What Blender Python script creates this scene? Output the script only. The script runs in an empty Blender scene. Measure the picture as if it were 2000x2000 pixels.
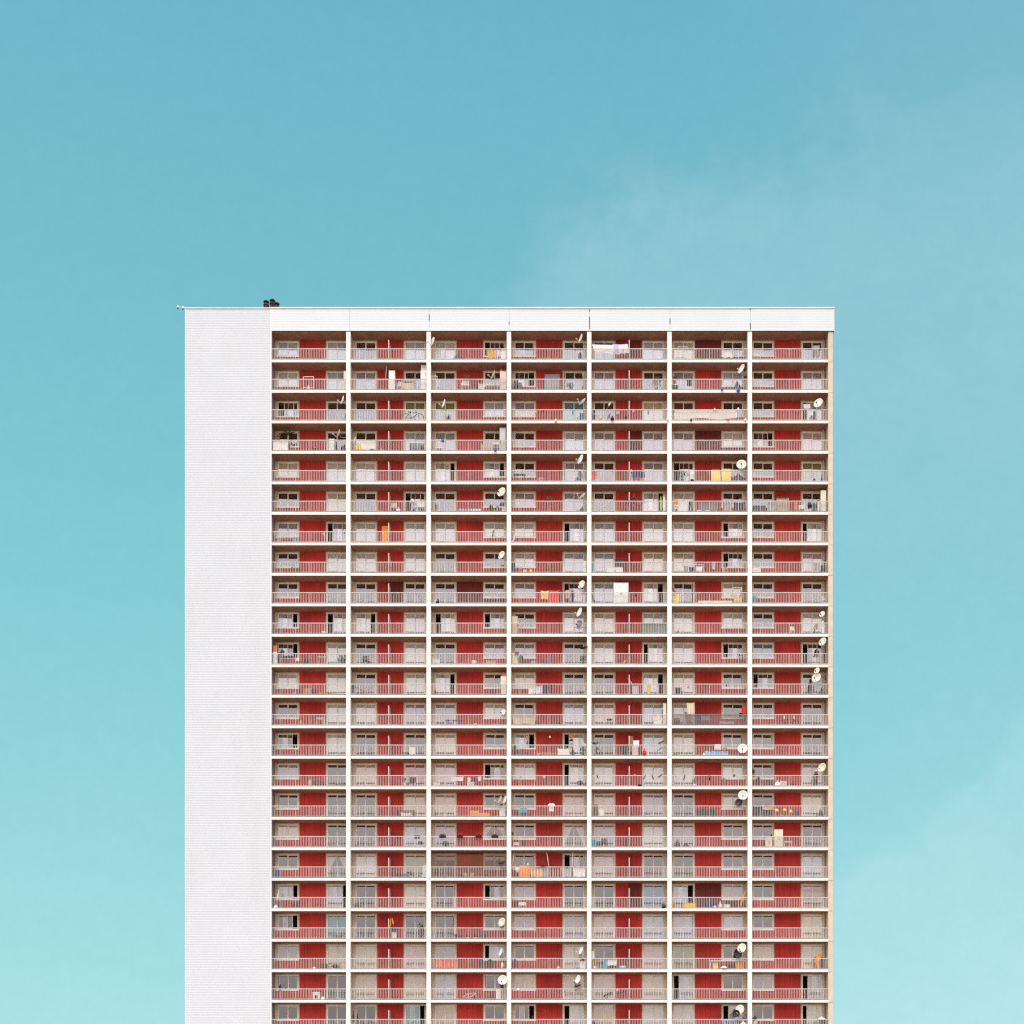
import bpy, bmesh, math, random
from mathutils import Vector, Matrix

# ------------------------------------------------------------------ scene, camera, sky, sun
scene = bpy.context.scene
COL = scene.collection
R = math.radians
S = 0.0461                      # metres per photo pixel on the facade plane
CX, CY = 1120.0, 2260.0         # principal point of the (shifted) view, in photo pixels
DIST = 120.0
EYE = 1.7

def PX(x): return (x - CX) * S
def PZ(y): return EYE + (CY - y) * S

cam_d = bpy.data.cameras.new('camera')
cam_d.sensor_width = 36.0
cam_d.lens = 36.0 * (DIST / S) / 2000.0
cam_d.shift_x = -(CX - 1000.0) / 2000.0
cam_d.shift_y = (CY - 1000.0) / 2000.0
cam_d.clip_end = 9000.0
cam = bpy.data.objects.new('camera', cam_d)
COL.objects.link(cam)
cam.location = (0, -DIST, EYE)
cam.rotation_euler = (R(90), 0, 0)
scene.camera = cam

SUN_EL, SUN_AZ = 62.0, -32.0    # azimuth measured from the viewer's back, negative = from the left
sun_d = bpy.data.lights.new('sun', 'SUN')
sun_d.energy = 1.9
sun_d.angle = R(24)
sun_d.color = (1.0, 0.94, 0.86)
sun = bpy.data.objects.new('sun', sun_d)
COL.objects.link(sun)
sdir = Vector((math.sin(R(SUN_AZ)) * math.cos(R(SUN_EL)), -math.cos(R(SUN_AZ)) * math.cos(R(SUN_EL)), math.sin(R(SUN_EL))))
sun.rotation_euler = sdir.to_track_quat('Z', 'Y').to_euler()
sun.location = (0, -60, 140)

scene.view_settings.view_transform = 'Standard'
scene.view_settings.look = 'None'
scene.view_settings.gamma = 1.0
scene.view_settings.use_curve_mapping = False
scene.view_settings.exposure = 0.0
scene.cycles.filter_width = 1.3
scene.cycles.use_denoising = False
scene.cycles.use_adaptive_sampling = False
scene.cycles.sampling_pattern = 'BLUE_NOISE'
scene.cycles.sample_clamp_indirect = 4.0
scene.cycles.max_bounces = 8
scene.cycles.diffuse_bounces = 5
scene.cycles.glossy_bounces = 3
scene.cycles.transparent_max_bounces = 10
scene.cycles.caustics_reflective = False
scene.cycles.caustics_refractive = False

def lin(c):
    out = []
    for v in c:
        v = v / 255.0
        out.append(v / 12.92 if v <= 0.04045 else ((v + 0.055) / 1.055) ** 2.4)
    return tuple(out)

world = bpy.data.worlds.new("World")
scene.world = world
world.use_nodes = True
world.cycles.sampling_method = 'MANUAL'
world.cycles.sample_map_resolution = 2048
nt = world.node_tree
nt.nodes.clear()
N = nt.nodes.new
L = nt.links.new

def mathn(tree, op, a, b=None, c=None, clamp=False):
    n = tree.nodes.new('ShaderNodeMath'); n.operation = op; n.use_clamp = clamp
    for i, v in enumerate((a, b, c)):
        if v is None: continue
        if isinstance(v, (int, float)): n.inputs[i].default_value = v
        else: tree.links.new(v, n.inputs[i])
    return n.outputs[0]

def ramp(tree, fac, stops, interp='LINEAR'):
    n = tree.nodes.new('ShaderNodeValToRGB')
    n.color_ramp.interpolation = interp
    els = n.color_ramp.elements
    while len(els) > 1: els.remove(els[-1])
    els[0].position, els[0].color = stops[0][0], tuple(stops[0][1]) + (1,)
    for p, c in stops[1:]:
        e = els.new(p); e.color = tuple(c) + (1,)
    if fac is not None: tree.links.new(fac, n.inputs[0])
    return n.outputs[0]

def mixc(tree, fac, a, b, mode='MIX'):
    n = tree.nodes.new('ShaderNodeMix'); n.data_type = 'RGBA'; n.blend_type = mode
    for sock, v in ((n.inputs[0], fac), (n.inputs[6], a), (n.inputs[7], b)):
        if isinstance(v, (int, float)): sock.default_value = v
        elif isinstance(v, tuple): sock.default_value = tuple(v) + ((1,) if len(v) == 3 else ())
        else: tree.links.new(v, sock)
    return n.outputs[2]

tc = N('ShaderNodeTexCoord')
sep = N('ShaderNodeSeparateXYZ'); L(tc.outputs['Generated'], sep.inputs[0])
dx, dy, dz = sep.outputs
elev = mathn(nt, 'DIVIDE', dz, 0.7, clamp=True)
north = ramp(nt, elev, [
    (0.0, lin((186, 236, 238))), (0.142, lin((172, 229, 231))), (0.40, lin((148, 216, 223))),
    (0.622, lin((129, 204, 215))), (0.80, lin((121, 193, 209))), (0.937, lin((113, 183, 206))), (1.0, lin((108, 178, 204)))])
# thin cloud on the right-hand side of the northern sky, laid out in directions
ysafe = mathn(nt, 'MAXIMUM', dy, 0.05)
az = mathn(nt, 'DIVIDE', dx, ysafe)
el = mathn(nt, 'DIVIDE', dz, ysafe)
cmb = N('ShaderNodeCombineXYZ'); L(az, cmb.inputs[0]); L(el, cmb.inputs[1])
nz1 = N('ShaderNodeTexNoise'); nz1.inputs['Scale'].default_value = 5.0; nz1.inputs['Detail'].default_value = 7; nz1.inputs['Roughness'].default_value = 0.58
L(cmb.outputs[0], nz1.inputs['Vector'])
nz4 = N('ShaderNodeTexNoise'); nz4.inputs['Scale'].default_value = 16.0; nz4.inputs['Detail'].default_value = 8; nz4.inputs['Roughness'].default_value = 0.62
L(cmb.outputs[0], nz4.inputs['Vector'])
nz2 = N('ShaderNodeTexNoise'); nz2.inputs['Scale'].default_value = 2.3; nz2.inputs['Detail'].default_value = 5; nz2.inputs['W' if False else 'Roughness'].default_value = 0.5
mp = N('ShaderNodeMapping'); mp.inputs['Location'].default_value = (3.7, 1.3, 0.0); L(cmb.outputs[0], mp.inputs[0]); L(mp.outputs[0], nz2.inputs['Vector'])
F = DIST / S
u_ = mathn(nt, 'MULTIPLY_ADD', az, F, CX)          # the same directions, in photo-sized units
v_ = mathn(nt, 'MULTIPLY_ADD', el, -F, CY)
def noi(amp): return mathn(nt, 'ADD', mathn(nt, 'MULTIPLY', mathn(nt, 'SUBTRACT', nz1.outputs[0], 0.5), amp), mathn(nt, 'MULTIPLY', mathn(nt, 'SUBTRACT', nz4.outputs[0], 0.5), amp * 0.55))
def soft(x, lo, hi):
    n = nt.nodes.new('ShaderNodeMapRange'); n.interpolation_type = 'SMOOTHSTEP'
    L(x, n.inputs[0]); n.inputs[1].default_value = lo; n.inputs[2].default_value = hi
    return n.outputs[0]
d1 = mathn(nt, 'ADD', mathn(nt, 'ADD', v_, mathn(nt, 'MULTIPLY', mathn(nt, 'SUBTRACT', u_, 1070), 0.42)), noi(760))
d1b = mathn(nt, 'ADD', u_, noi(-600))
c1 = mathn(nt, 'MULTIPLY', mathn(nt, 'MULTIPLY', soft(d1, 310, 600), soft(d1b, 970, 1130)), soft(v_, 1500, 700))
c1 = mathn(nt, 'MULTIPLY', c1, mathn(nt, 'MULTIPLY_ADD', soft(v_, 40, 480), 0.75, 0.25))
d2 = mathn(nt, 'ADD', mathn(nt, 'ADD', v_, mathn(nt, 'MULTIPLY', mathn(nt, 'SUBTRACT', u_, 1640), 0.78)), noi(330))
c2 = mathn(nt, 'MULTIPLY', soft(d2, 1630, 1760), soft(u_, 1400, 1640))
cl = mathn(nt, 'MAXIMUM', mathn(nt, 'MULTIPLY', c1, mathn(nt, 'ADD', 0.1, mathn(nt, 'ADD', mathn(nt, 'MULTIPLY', nz2.outputs[0], 0.65), mathn(nt, 'MULTIPLY', nz4.outputs[0], 0.6)))), mathn(nt, 'MULTIPLY', c2, mathn(nt, 'ADD', 0.35, mathn(nt, 'MULTIPLY', nz4.outputs[0], 0.5))))
cl = mathn(nt, 'MAXIMUM', cl, mathn(nt, 'MULTIPLY', soft(u_, 1300, 2000), 0.22))
cl = mathn(nt, 'MULTIPLY', cl, 0.70, clamp=True)
north_c = mixc(nt, cl, north, mixc(nt, soft(v_, 900, 1900), lin((168, 213, 224)), lin((196, 240, 243))))
# faint uneven haze and blue in the clear part
nz5 = N('ShaderNodeTexNoise'); nz5.inputs['Scale'].default_value = 70.0; nz5.inputs['Detail'].default_value = 9; nz5.inputs['Roughness'].default_value = 0.85
L(cmb.outputs[0], nz5.inputs['Vector'])
north_c = mixc(nt, 1.0, north_c, ramp(nt, nz5.outputs[0], [(0.3, (0.955, 0.965, 0.97)), (0.7, (1.045, 1.035, 1.03))]), 'MULTIPLY')
blu = mathn(nt, 'MULTIPLY', mathn(nt, 'SUBTRACT', nz2.outputs[0], 0.45, clamp=True), 0.35)
north_c = mixc(nt, blu, north_c, lin((112, 190, 220)))
# the bright, thinly clouded sky behind the viewer
south = ramp(nt, mathn(nt, 'MAXIMUM', dz, 0.0), [
    (0.0, (0.74, 0.66, 0.60)), (0.10, (0.76, 0.68, 0.63)), (0.25, (1.02, 0.93, 0.89)), (0.42, (1.45, 1.40, 1.45)),
    (0.55, (1.70, 1.70, 1.82)), (0.8, (1.55, 1.6, 1.7)), (1.0, (0.9, 1.05, 1.2))])
nz3 = N('ShaderNodeTexNoise'); nz3.inputs['Scale'].default_value = 2.6; nz3.inputs['Detail'].default_value = 4
L(tc.outputs['Generated'], nz3.inputs['Vector'])
SOUTH = 1.30
south = mixc(nt, 1.0, south, ramp(nt, nz3.outputs[0], [(0.3, (0.82 * SOUTH, 0.82 * SOUTH, 0.84 * SOUTH)), (0.7, (1.12 * SOUTH, 1.1 * SOUTH, 1.08 * SOUTH))]), 'MULTIPLY')
side = N('ShaderNodeMapRange'); side.interpolation_type = 'SMOOTHSTEP'
L(dy, side.inputs[0]); side.inputs[1].default_value = 0.0; side.inputs[2].default_value = 0.55
base_sky = mixc(nt, side.outputs[0], south, north_c)
sky = N('ShaderNodeTexSky'); sky.sky_type = 'NISHITA'; sky.sun_disc = False
sky.sun_elevation = R(SUN_EL); sky.sun_rotation = R(180 + SUN_AZ)
skyd = mixc(nt, 1.0, sky.outputs[0], (0.06, 0.06, 0.06), 'MULTIPLY')
bg = N('ShaderNodeBackground'); bg.inputs['Strength'].default_value = 1.0
L(mixc(nt, 0.06, base_sky, skyd), bg.inputs['Color'])
wo = N('ShaderNodeOutputWorld'); L(bg.outputs[0], wo.inputs[0])

# ------------------------------------------------------------------ materials
MATS = {}
def mat(name, rgb, rough=0.7, var=0.12, scale=3.0, metal=0.0, bump=0.0, spec=0.3, stains=None, alpha=None, stripes=None):
    if name in MATS: return MATS[name]
    m = bpy.data.materials.new(name); m.use_nodes = True
    t = m.node_tree; t.nodes.clear()
    o = t.nodes.new('ShaderNodeOutputMaterial'); b = t.nodes.new('ShaderNodeBsdfPrincipled')
    b.inputs['Roughness'].default_value = rough; b.inputs['Metallic'].default_value = metal
    b.inputs['Specular IOR Level'].default_value = spec
    g = t.nodes.new('ShaderNodeNewGeometry')
    n = t.nodes.new('ShaderNodeTexNoise'); n.inputs['Scale'].default_value = scale; n.inputs['Detail'].default_value = 4
    t.links.new(g.outputs['Position'], n.inputs['Vector'])
    lo = tuple(max(0, c * (1 - var)) for c in rgb); hi = tuple(min(1, c * (1 + var)) for c in rgb)
    col = ramp(t, n.outputs[0], [(0.3, lo), (0.7, hi)])
    if stripes:
        sp = t.nodes.new('ShaderNodeSeparateXYZ'); t.links.new(g.outputs['Position'], sp.inputs[0])
        w = mathn(t, 'SINE', mathn(t, 'MULTIPLY', sp.outputs[stripes[1]], stripes[2]))
        w = mathn(t, 'GREATER_THAN', w, stripes[3] if len(stripes) > 3 else 0.0)
        col = mixc(t, w, col, stripes[0])
    if stains:
        n2 = t.nodes.new('ShaderNodeTexNoise'); n2.inputs['Scale'].default_value = stains[1]; n2.inputs['Detail'].default_value = 6
        n2.inputs['Roughness'].default_value = 0.65
        mp2 = t.nodes.new('ShaderNodeMapping'); mp2.inputs['Scale'].default_value = stains[3]
        t.links.new(g.outputs['Position'], mp2.inputs[0]); t.links.new(mp2.outputs[0], n2.inputs['Vector'])
        f = ramp(t, n2.outputs[0], [(stains[2], (0, 0, 0)), (min(1.0, stains[2] + 0.12), (1, 1, 1))])
        col = mixc(t, mathn(t, 'MULTIPLY', f, stains[4]), col, stains[0])
    t.links.new(col, b.inputs['Base Color'])
    if bump:
        bp = t.nodes.new('ShaderNodeBump'); bp.inputs['Strength'].default_value = bump; bp.inputs['Distance'].default_value = 0.02
        t.links.new(n.outputs[0], bp.inputs['Height']); t.links.new(bp.outputs[0], b.inputs['Normal'])
    if alpha is not None:
        tr = t.nodes.new('ShaderNodeBsdfTransparent'); mx = t.nodes.new('ShaderNodeMixShader'); mx.inputs[0].default_value = alpha
        t.links.new(tr.outputs[0], mx.inputs[1]); t.links.new(b.outputs[0], mx.inputs[2]); t.links.new(mx.outputs[0], o.inputs[0])
    else:
        t.links.new(b.outputs[0], o.inputs[0])
    MATS[name] = m
    return m

M_EDGE = mat('white_facade_paint', (0.88, 0.86, 0.82), 0.6, 0.03, 1.2, stains=((0.36, 0.22, 0.14), 4.0, 0.62, (1.4, 1, 0.8), 0.55))
M_PILLAR = mat('white_pillar_paint', (0.86, 0.835, 0.79), 0.6, 0.05, 0.9, stains=((0.55, 0.47, 0.38), 1.6, 0.62, (1, 1, 0.35), 0.35))
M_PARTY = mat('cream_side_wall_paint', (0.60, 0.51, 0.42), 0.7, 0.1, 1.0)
M_SOFFIT = mat('brown_concrete_red_bounce', (0.30, 0.148, 0.096), 0.8, 0.16, 1.3)  # brown concrete; red light bounced off the wall panels is put into the colour
M_FLOOR = mat('grey_balcony_floor', (0.40, 0.34, 0.29), 0.8, 0.2, 2.0)
M_RUST = mat('rusty_edge', (0.20, 0.10, 0.065), 0.9, 0.5, 3.0)
M_DRIP = mat('dark_drip_edge', (0.07, 0.035, 0.022), 0.9, 0.3, 3.0)
M_CLAD = mat('white_corrugated_cladding', (0.625, 0.66, 0.70), 0.42, 0.02, 0.35, spec=0.4, stains=((0.50, 0.50, 0.49), 0.30, 0.52, (1, 1, 0.22), 0.16))
M_PAR = mat('white_parapet_cladding', (0.665, 0.70, 0.735), 0.42, 0.015, 0.35, spec=0.4)
M_TRIM = mat('white_metal_trim', (0.82, 0.82, 0.82), 0.4, 0.03, 1.0, spec=0.4)
M_COPING = mat('pinkish_metal_coping', (0.70, 0.62, 0.59), 0.4, 0.06, 1.0)
M_DARK = mat('dark_joint', (0.05, 0.04, 0.035), 0.9, 0.2, 2.0)
M_RED = mat('red_painted_boards', (0.49, 0.030, 0.024), 0.6, 0.24, 0.5, stains=((0.55, 0.085, 0.065), 1.8, 0.55, (3.0, 1, 0.25), 0.45))
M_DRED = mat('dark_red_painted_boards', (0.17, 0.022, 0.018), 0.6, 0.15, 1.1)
M_CREAM = mat('cream_wall', (0.72, 0.62, 0.51), 0.7, 0.08, 1.0)
M_FRAME = mat('cream_window_frame', (0.91, 0.86, 0.78), 0.45, 0.06, 1.5)
M_SILL = mat('white_window_sill', (0.93, 0.91, 0.87), 0.5, 0.05, 1.5)
M_RAIL = mat('white_railing_paint', (0.64, 0.60, 0.575), 0.5, 0.08, 2.0)
M_RAILB = mat('brown_railing_paint', (0.30, 0.22, 0.20), 0.6, 0.12, 2.0)
M_SCREEN = mat('white_privacy_screen', (0.60, 0.57, 0.54), 0.5, 0.05, 1.5)
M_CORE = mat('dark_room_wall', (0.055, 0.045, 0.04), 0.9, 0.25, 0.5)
M_CONC = mat('beige_concrete', (0.66, 0.555, 0.44), 0.8, 0.1, 1.5, bump=0.2, stains=((0.40, 0.31, 0.23), 2.0, 0.58, (1, 1, 0.6), 0.5))
M_VENT = mat('brown_vent_metal', (0.10, 0.05, 0.035), 0.5, 0.2, 4.0, metal=0.3)
M_VENTD = mat('black_vent_cap', (0.02, 0.014, 0.012), 0.5, 0.2, 4.0)

def glass_mat():
    m = bpy.data.materials.new('window_glass'); m.use_nodes = True
    t = m.node_tree; t.nodes.clear()
    o = t.nodes.new('ShaderNodeOutputMaterial')
    gl = t.nodes.new('ShaderNodeBsdfGlossy'); gl.inputs['Roughness'].default_value = 0.015; gl.inputs['Color'].default_value = (0.97, 0.97, 1, 1)
    g = t.nodes.new('ShaderNodeNewGeometry')
    n = t.nodes.new('ShaderNodeTexNoise'); n.inputs['Scale'].default_value = 0.9; n.inputs['Detail'].default_value = 1
    t.links.new(g.outputs['Position'], n.inputs['Vector'])
    bp = t.nodes.new('ShaderNodeBump'); bp.inputs['Strength'].default_value = 0.12; bp.inputs['Distance'].default_value = 0.03
    t.links.new(n.outputs[0], bp.inputs['Height']); t.links.new(bp.outputs[0], gl.inputs['Normal'])
    tr = t.nodes.new('ShaderNodeBsdfTransparent'); tr.inputs['Color'].default_value = (0.95, 0.95, 0.95, 1)
    mx = t.nodes.new('ShaderNodeMixShader'); mx.inputs[0].default_value = 0.25
    t.links.new(tr.outputs[0], mx.inputs[1]); t.links.new(gl.outputs[0], mx.inputs[2]); t.links.new(mx.outputs[0], o.inputs[0])
    return m
M_GLASS = glass_mat()

# ------------------------------------------------------------------ mesh helpers
class MB:
    def __init__(self):
        self.v, self.f, self.m = [], [], []
    def face(self, pts, m=0):
        b = len(self.v); self.v += [tuple(p) for p in pts]
        self.f.append(tuple(range(b, b + len(pts)))); self.m.append(m)
    def box(self, x0, x1, y0, y1, z0, z1, m=0, ms=None):
        """ms: optional dict of material per side: x0 x1 y0 y1 z0 z1"""
        b = len(self.v)
        self.v += [(x0, y0, z0), (x1, y0, z0), (x1, y1, z0), (x0, y1, z0), (x0, y0, z1), (x1, y0, z1), (x1, y1, z1), (x0, y1, z1)]
        for k, q in (('z0', (0, 3, 2, 1)), ('z1', (4, 5, 6, 7)), ('y0', (0, 1, 5, 4)), ('x1', (1, 2, 6, 5)), ('y1', (2, 3, 7, 6)), ('x0', (3, 0, 4, 7))):
            self.f.append(tuple(b + i for i in q)); self.m.append((ms or {}).get(k, m))
    def tube(self, pts, r, m=0, n=6, closed=False):
        pts = [Vector(p) for p in pts]
        rings = []
        for i, p in enumerate(pts):
            if closed: d = pts[(i + 1) % len(pts)] - pts[i - 1]
            else: d = pts[min(i + 1, len(pts) - 1)] - pts[max(i - 1, 0)]
            if d.length < 1e-9: d = Vector((0, 0, 1))
            d.normalize()
            a = Vector((0, 0, 1)) if abs(d.z) < 0.9 else Vector((1, 0, 0))
            u = d.cross(a).normalized(); w = d.cross(u)
            rr = r[i] if isinstance(r, (list, tuple)) else r
            b = len(self.v)
            for k in range(n):
                t = 2 * math.pi * k / n
                self.v.append(tuple(p + (u * math.cos(t) + w * math.sin(t)) * rr))
            rings.append(b)
        segs = list(zip(rings, rings[1:] + ([rings[0]] if closed else [])))
        if not closed: segs = segs[:len(rings) - 1]
        for a, b in segs:
            for k in range(n):
                self.f.append((a + k, a + (k + 1) % n, b + (k + 1) % n, b + k)); self.m.append(m)
        if not closed:
            self.f.append(tuple(rings[0] + k for k in reversed(range(n)))); self.m.append(m)
            self.f.append(tuple(rings[-1] + k for k in range(n))); self.m.append(m)
    def lathe(self, prof, m=0, n=12, mtx=None, c=(0, 0, 0)):
        b = len(self.v); k = len(prof)
        for i in range(n):
            t = 2 * math.pi * i / n
            for r, z in prof:
                p = Vector((r * math.cos(t), r * math.sin(t), z))
                if mtx is not None: p = mtx @ p
                self.v.append((p.x + c[0], p.y + c[1], p.z + c[2]))
        for i in range(n):
            j = (i + 1) % n
            for q in range(k - 1):
                self.f.append((b + i * k + q, b + j * k + q, b + j * k + q + 1, b + i * k + q + 1)); self.m.append(m)
    def grid(self, fn, nu, nv, m=0):
        b = len(self.v)
        for j in range(nv + 1):
            for i in range(nu + 1):
                self.v.append(tuple(fn(i / nu, j / nv)))
        for j in range(nv):
            for i in range(nu):
                a = b + j * (nu + 1) + i
                self.f.append((a, a + 1, a + nu + 2, a + nu + 1)); self.m.append(m)
    def blob(self, c, r, m=0, n=8, seed=0, amp=0.2):
        rnd = random.Random(seed)
        b = len(self.v); k = max(4, n // 2 + 1)
        ph = [rnd.uniform(0, 6.28) for _ in range(4)]
        for j in range(k + 1):
            th = math.pi * j / k
            for i in range(n):
                t = 2 * math.pi * i / n
                s = 1 + amp * (math.sin(2 * t + ph[0] + 2 * th) * 0.6 + math.sin(3 * t + ph[1]) * math.sin(2 * th + ph[2]) * 0.7)
                self.v.append((c[0] + r[0] * math.sin(th) * math.cos(t) * s, c[1] + r[1] * math.sin(th) * math.sin(t) * s, c[2] + r[2] * math.cos(th) * s))
        for j in range(k):
            for i in range(n):
                self.f.append((b + j * n + i, b + (j + 1) * n + i, b + (j + 1) * n + (i + 1) % n, b + j * n + (i + 1) % n)); self.m.append(m)
    def mesh(self, name, mats, smooth=False):
        me = bpy.data.meshes.new(name)
        me.from_pydata(self.v, [], self.f)
        for mt in mats: me.materials.append(mt)
        me.polygons.foreach_set('material_index', self.m)
        if smooth: me.polygons.foreach_set('use_smooth', [True] * len(self.f))
        me.update()
        return me

def link(name, me, parent=None, loc=(0, 0, 0), rot=(0, 0, 0)):
    o = bpy.data.objects.new(name, me)
    COL.objects.link(o)
    o.location = loc; o.rotation_euler = rot
    if parent is not None: o.parent = parent
    return o

def build(name, mb, mats, parent=None, loc=(0, 0, 0), smooth=False):
    return link(name, mb.mesh(name, mats, smooth), parent, loc)

def tag(o, label, cat, group=None):
    o['label'] = label; o['category'] = cat
    if group: o['group'] = group
    return o

# ------------------------------------------------------------------ setting
gm = MB(); gm.face([(-4000, -4000, 0), (4000, -4000, 0), (4000, 4000, 0), (-4000, 4000, 0)])
ground = build('ground', gm, [mat('pale_dry_ground', (0.40, 0.33, 0.26), 0.9, 0.25, 0.05)])
ground['kind'] = 'structure'
gm = MB(); gm.box(-45, 40, -26, -5, 0.004, 0.14)
pav = build('pavement', gm, [mat('pale_paving', (0.50, 0.44, 0.37), 0.8, 0.15, 0.7)])
pav['kind'] = 'structure'

# ------------------------------------------------------------------ the tower
NB, NR = 7, 23
PITCH = 59.55 * S
SLAB = 0.24
CLEAR = PITCH - SLAB
CW = 148.2 * S                       # clear width of a bay
BAYX = [PX(x) for x in (531, 684.6, 841.4, 998.2, 1155.0, 1311.8, 1468.6)]
DEP = 1.3
ROOM = 2.7
def floor_z(r): return PZ(648 + 59.55 * (r + 1)) + SLAB
def soffit_z(r): return PZ(648 + 59.55 * r)

tower = bpy.data.objects.new('apartment_tower', None); COL.objects.link(tower)
tower.location = (PX(1000), 0, 0)
tag(tower, 'tall white apartment tower with red balcony walls and a blank corrugated side', 'apartment building')
OFF = Vector((-PX(1000), 0, 0))
def tpart(name, mb, mats, smooth=False):
    return build(name, mb, mats, tower, OFF, smooth)

XL, XG, XR = PX(362), PX(530.6), PX(1626.5)
ZTOP = PZ(603); ZPAR = PZ(647.3)
CP = 0.149
def corrugated(mb, x0, x1, z0, z1, y, depth=0.03, bow=0.0, bw=1.5):
    """horizontal ribs; bow bends the first bw metres back a little towards the corner"""
    n = max(1, int(round((z1 - z0) / CP))); p = (z1 - z0) / n
    zs = []
    for i in range(n):
        a = z0 + i * p
        zs += [(a, 0), (a + p * .58, 0), (a + p * .70, 1), (a + p * .88, 1)]
    zs.append((z1, 0))
    cols = [x0, x1] if not bow else [x0 + bw * k / 6 for k in range(7)] + [x1]
    yo = lambda x: bow * max(0.0, 1 - (x - x0) / bw) ** 2 if bow else 0.0
    for xa, xb in zip(cols, cols[1:]):
        for (za, da), (zb, db) in zip(zs, zs[1:]):
            mb.face([(xa, y + yo(xa) + da * depth, za), (xb, y + yo(xb) + da * depth, za), (xb, y + yo(xb) + db * depth, zb), (xa, y + yo(xa) + db * depth, zb)])
# blank gable wall, its cladding and corner trims
mb = MB(); mb.box(XL + 0.01, XG, 0.45, 14, 0.15, ZTOP - 0.02); mb.box(XG - 0.3, XG, 0.0, 0.45, 0.15, ZTOP - 0.02)
tpart('side_block', mb, [mat('purplish_grey_render', (0.27, 0.22, 0.22), 0.8, 0.1, 1.0)])
mb = MB(); corrugated(mb, XL + 0.05, XG - 0.09, 0.4, ZTOP - 0.02, -0.06, 0.010, 0.0, 1.5); tpart('cladding', mb, [M_CLAD])
mb = MB(); mb.box(XG - 0.09, XG, -0.075, 0.0, 0.3, ZPAR); mb.box(XG - 0.09, XG - 0.021, -0.085, 0.0, ZPAR, ZTOP - 0.025); mb.box(XL - 0.01, XL + 0.05, -0.075, 0.5, 0.3, ZTOP - 0.02); tpart('corner_trim', mb, [M_TRIM])
# parapet panels, with slightly uneven joints
xs = [XG - 0.02] + [PX(x) for x in (683, 838.5, 994.5, 1151.5, 1308.5, 1465.5)] + [PX(1629.3)]
rnd = random.Random(5)
for i in range(7):
    mb = MB(); y = -0.09 + rnd.uniform(-0.006, 0.006); g0 = 0.006 if i else 0; g1 = 0.006 if i < 6 else 0
    corrugated(mb, xs[i] + g0, xs[i + 1] - g1, ZPAR + 0.11, ZTOP - 0.03, y, 0.004)
    mb.box(xs[i] + g0, xs[i + 1] - g1, y - 0.012, 0.02, ZPAR, ZPAR + 0.11)
    if i == 6: mb.face([(xs[7], y, ZPAR), (xs[7], 0.3, ZPAR), (xs[7], 0.3, ZTOP - .03), (xs[7], y, ZTOP - .03)])
    tpart('parapet_panel', mb, [M_PAR])
mb = MB()
for x, za, zb in ((xs[2], .45, .72), (xs[3], .3, .38), (xs[4], .08, .62), (xs[4], .86, .93), (xs[5], .3, .55), (xs[6], .05, .33), (xs[6], .93, 1)):
    mb.box(x - 0.03, x + 0.03, -0.108, -0.08, ZPAR + (ZTOP - ZPAR) * za, ZPAR + (ZTOP - ZPAR) * zb)
mb.box(xs[0] + .1, xs[7] - .05, -0.06, 0.0, ZPAR - 0.03, ZTOP - 0.1)
tpart('parapet_joint', mb, [M_DARK])
mb = MB()
mb.box(XL - 0.03, XG - 0.05, -0.11, 0.5, ZTOP - 0.02, ZTOP + 0.05, 0)
mb.box(XG - 0.05, PX(1629.8), -0.14, 0.5, ZTOP - 0.03, ZTOP + 0.07, 0)
mb.box(XL - 0.02, XG - 0.05, -0.118, -0.11, ZTOP - 0.035, ZTOP + 0.01, 1)
mb.box(XG - 0.05, PX(1629.5), -0.148, -0.14, ZTOP - 0.04, ZTOP + 0.01, 1)
tpart('coping', mb, [M_TRIM, M_COPING])
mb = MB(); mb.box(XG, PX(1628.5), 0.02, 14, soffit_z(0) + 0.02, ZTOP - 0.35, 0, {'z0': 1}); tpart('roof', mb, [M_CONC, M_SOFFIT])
# back of the building
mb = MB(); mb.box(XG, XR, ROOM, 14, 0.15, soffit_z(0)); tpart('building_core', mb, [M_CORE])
# pillars, each one the front edge of a party wall
for i in range(6):
    x = BAYX[i + 1]; xa, xb = x - 8.4 * S, x
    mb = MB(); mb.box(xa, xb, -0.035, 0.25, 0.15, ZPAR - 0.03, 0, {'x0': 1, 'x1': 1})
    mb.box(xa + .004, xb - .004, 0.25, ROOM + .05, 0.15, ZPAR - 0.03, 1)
    tpart('pillar', mb, [M_PILLAR, M_PARTY])
x = PX(1617.7)
mb = MB()
for r in range(-1, 28):
    za = floor_z(r) - SLAB if r >= 0 else floor_z(0) - SLAB
    zb = za + PITCH if r >= 0 else ZPAR - 0.03
    if r == 0: continue
    if r == -1: za, zb = floor_z(0) - SLAB, ZPAR - 0.03
    mb.box(x, XR, -0.015, ROOM + .05, max(za + 0.03, .15), zb, 0, {'x0': 1})
mb.box(x + .02, XR - .02, 0.02, ROOM, 0.15, ZPAR - 0.05, 2)
tpart('end_pillar', mb, [M_CONC, M_PARTY, M_DARK])
# slabs
for r in range(0, NR + 5):
    zt = floor_z(r)
    mb = MB()
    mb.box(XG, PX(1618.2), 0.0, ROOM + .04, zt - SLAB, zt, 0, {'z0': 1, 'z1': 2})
    mb.box(XG, PX(1618.2), 0.015, 0.03, zt, zt + 0.055, 3)
    mb.box(XG, PX(1618.2), 0.012, 0.06, zt - SLAB - 0.03, zt - SLAB, 4)
    mb.box(XG, PX(1618.2), -0.012, 0.0, zt - SLAB + 0.07, zt - 0.015, 0)
    tpart('balcony_slab', mb, [M_EDGE, M_SOFFIT, M_FLOOR, M_RUST, M_DRIP])
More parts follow.
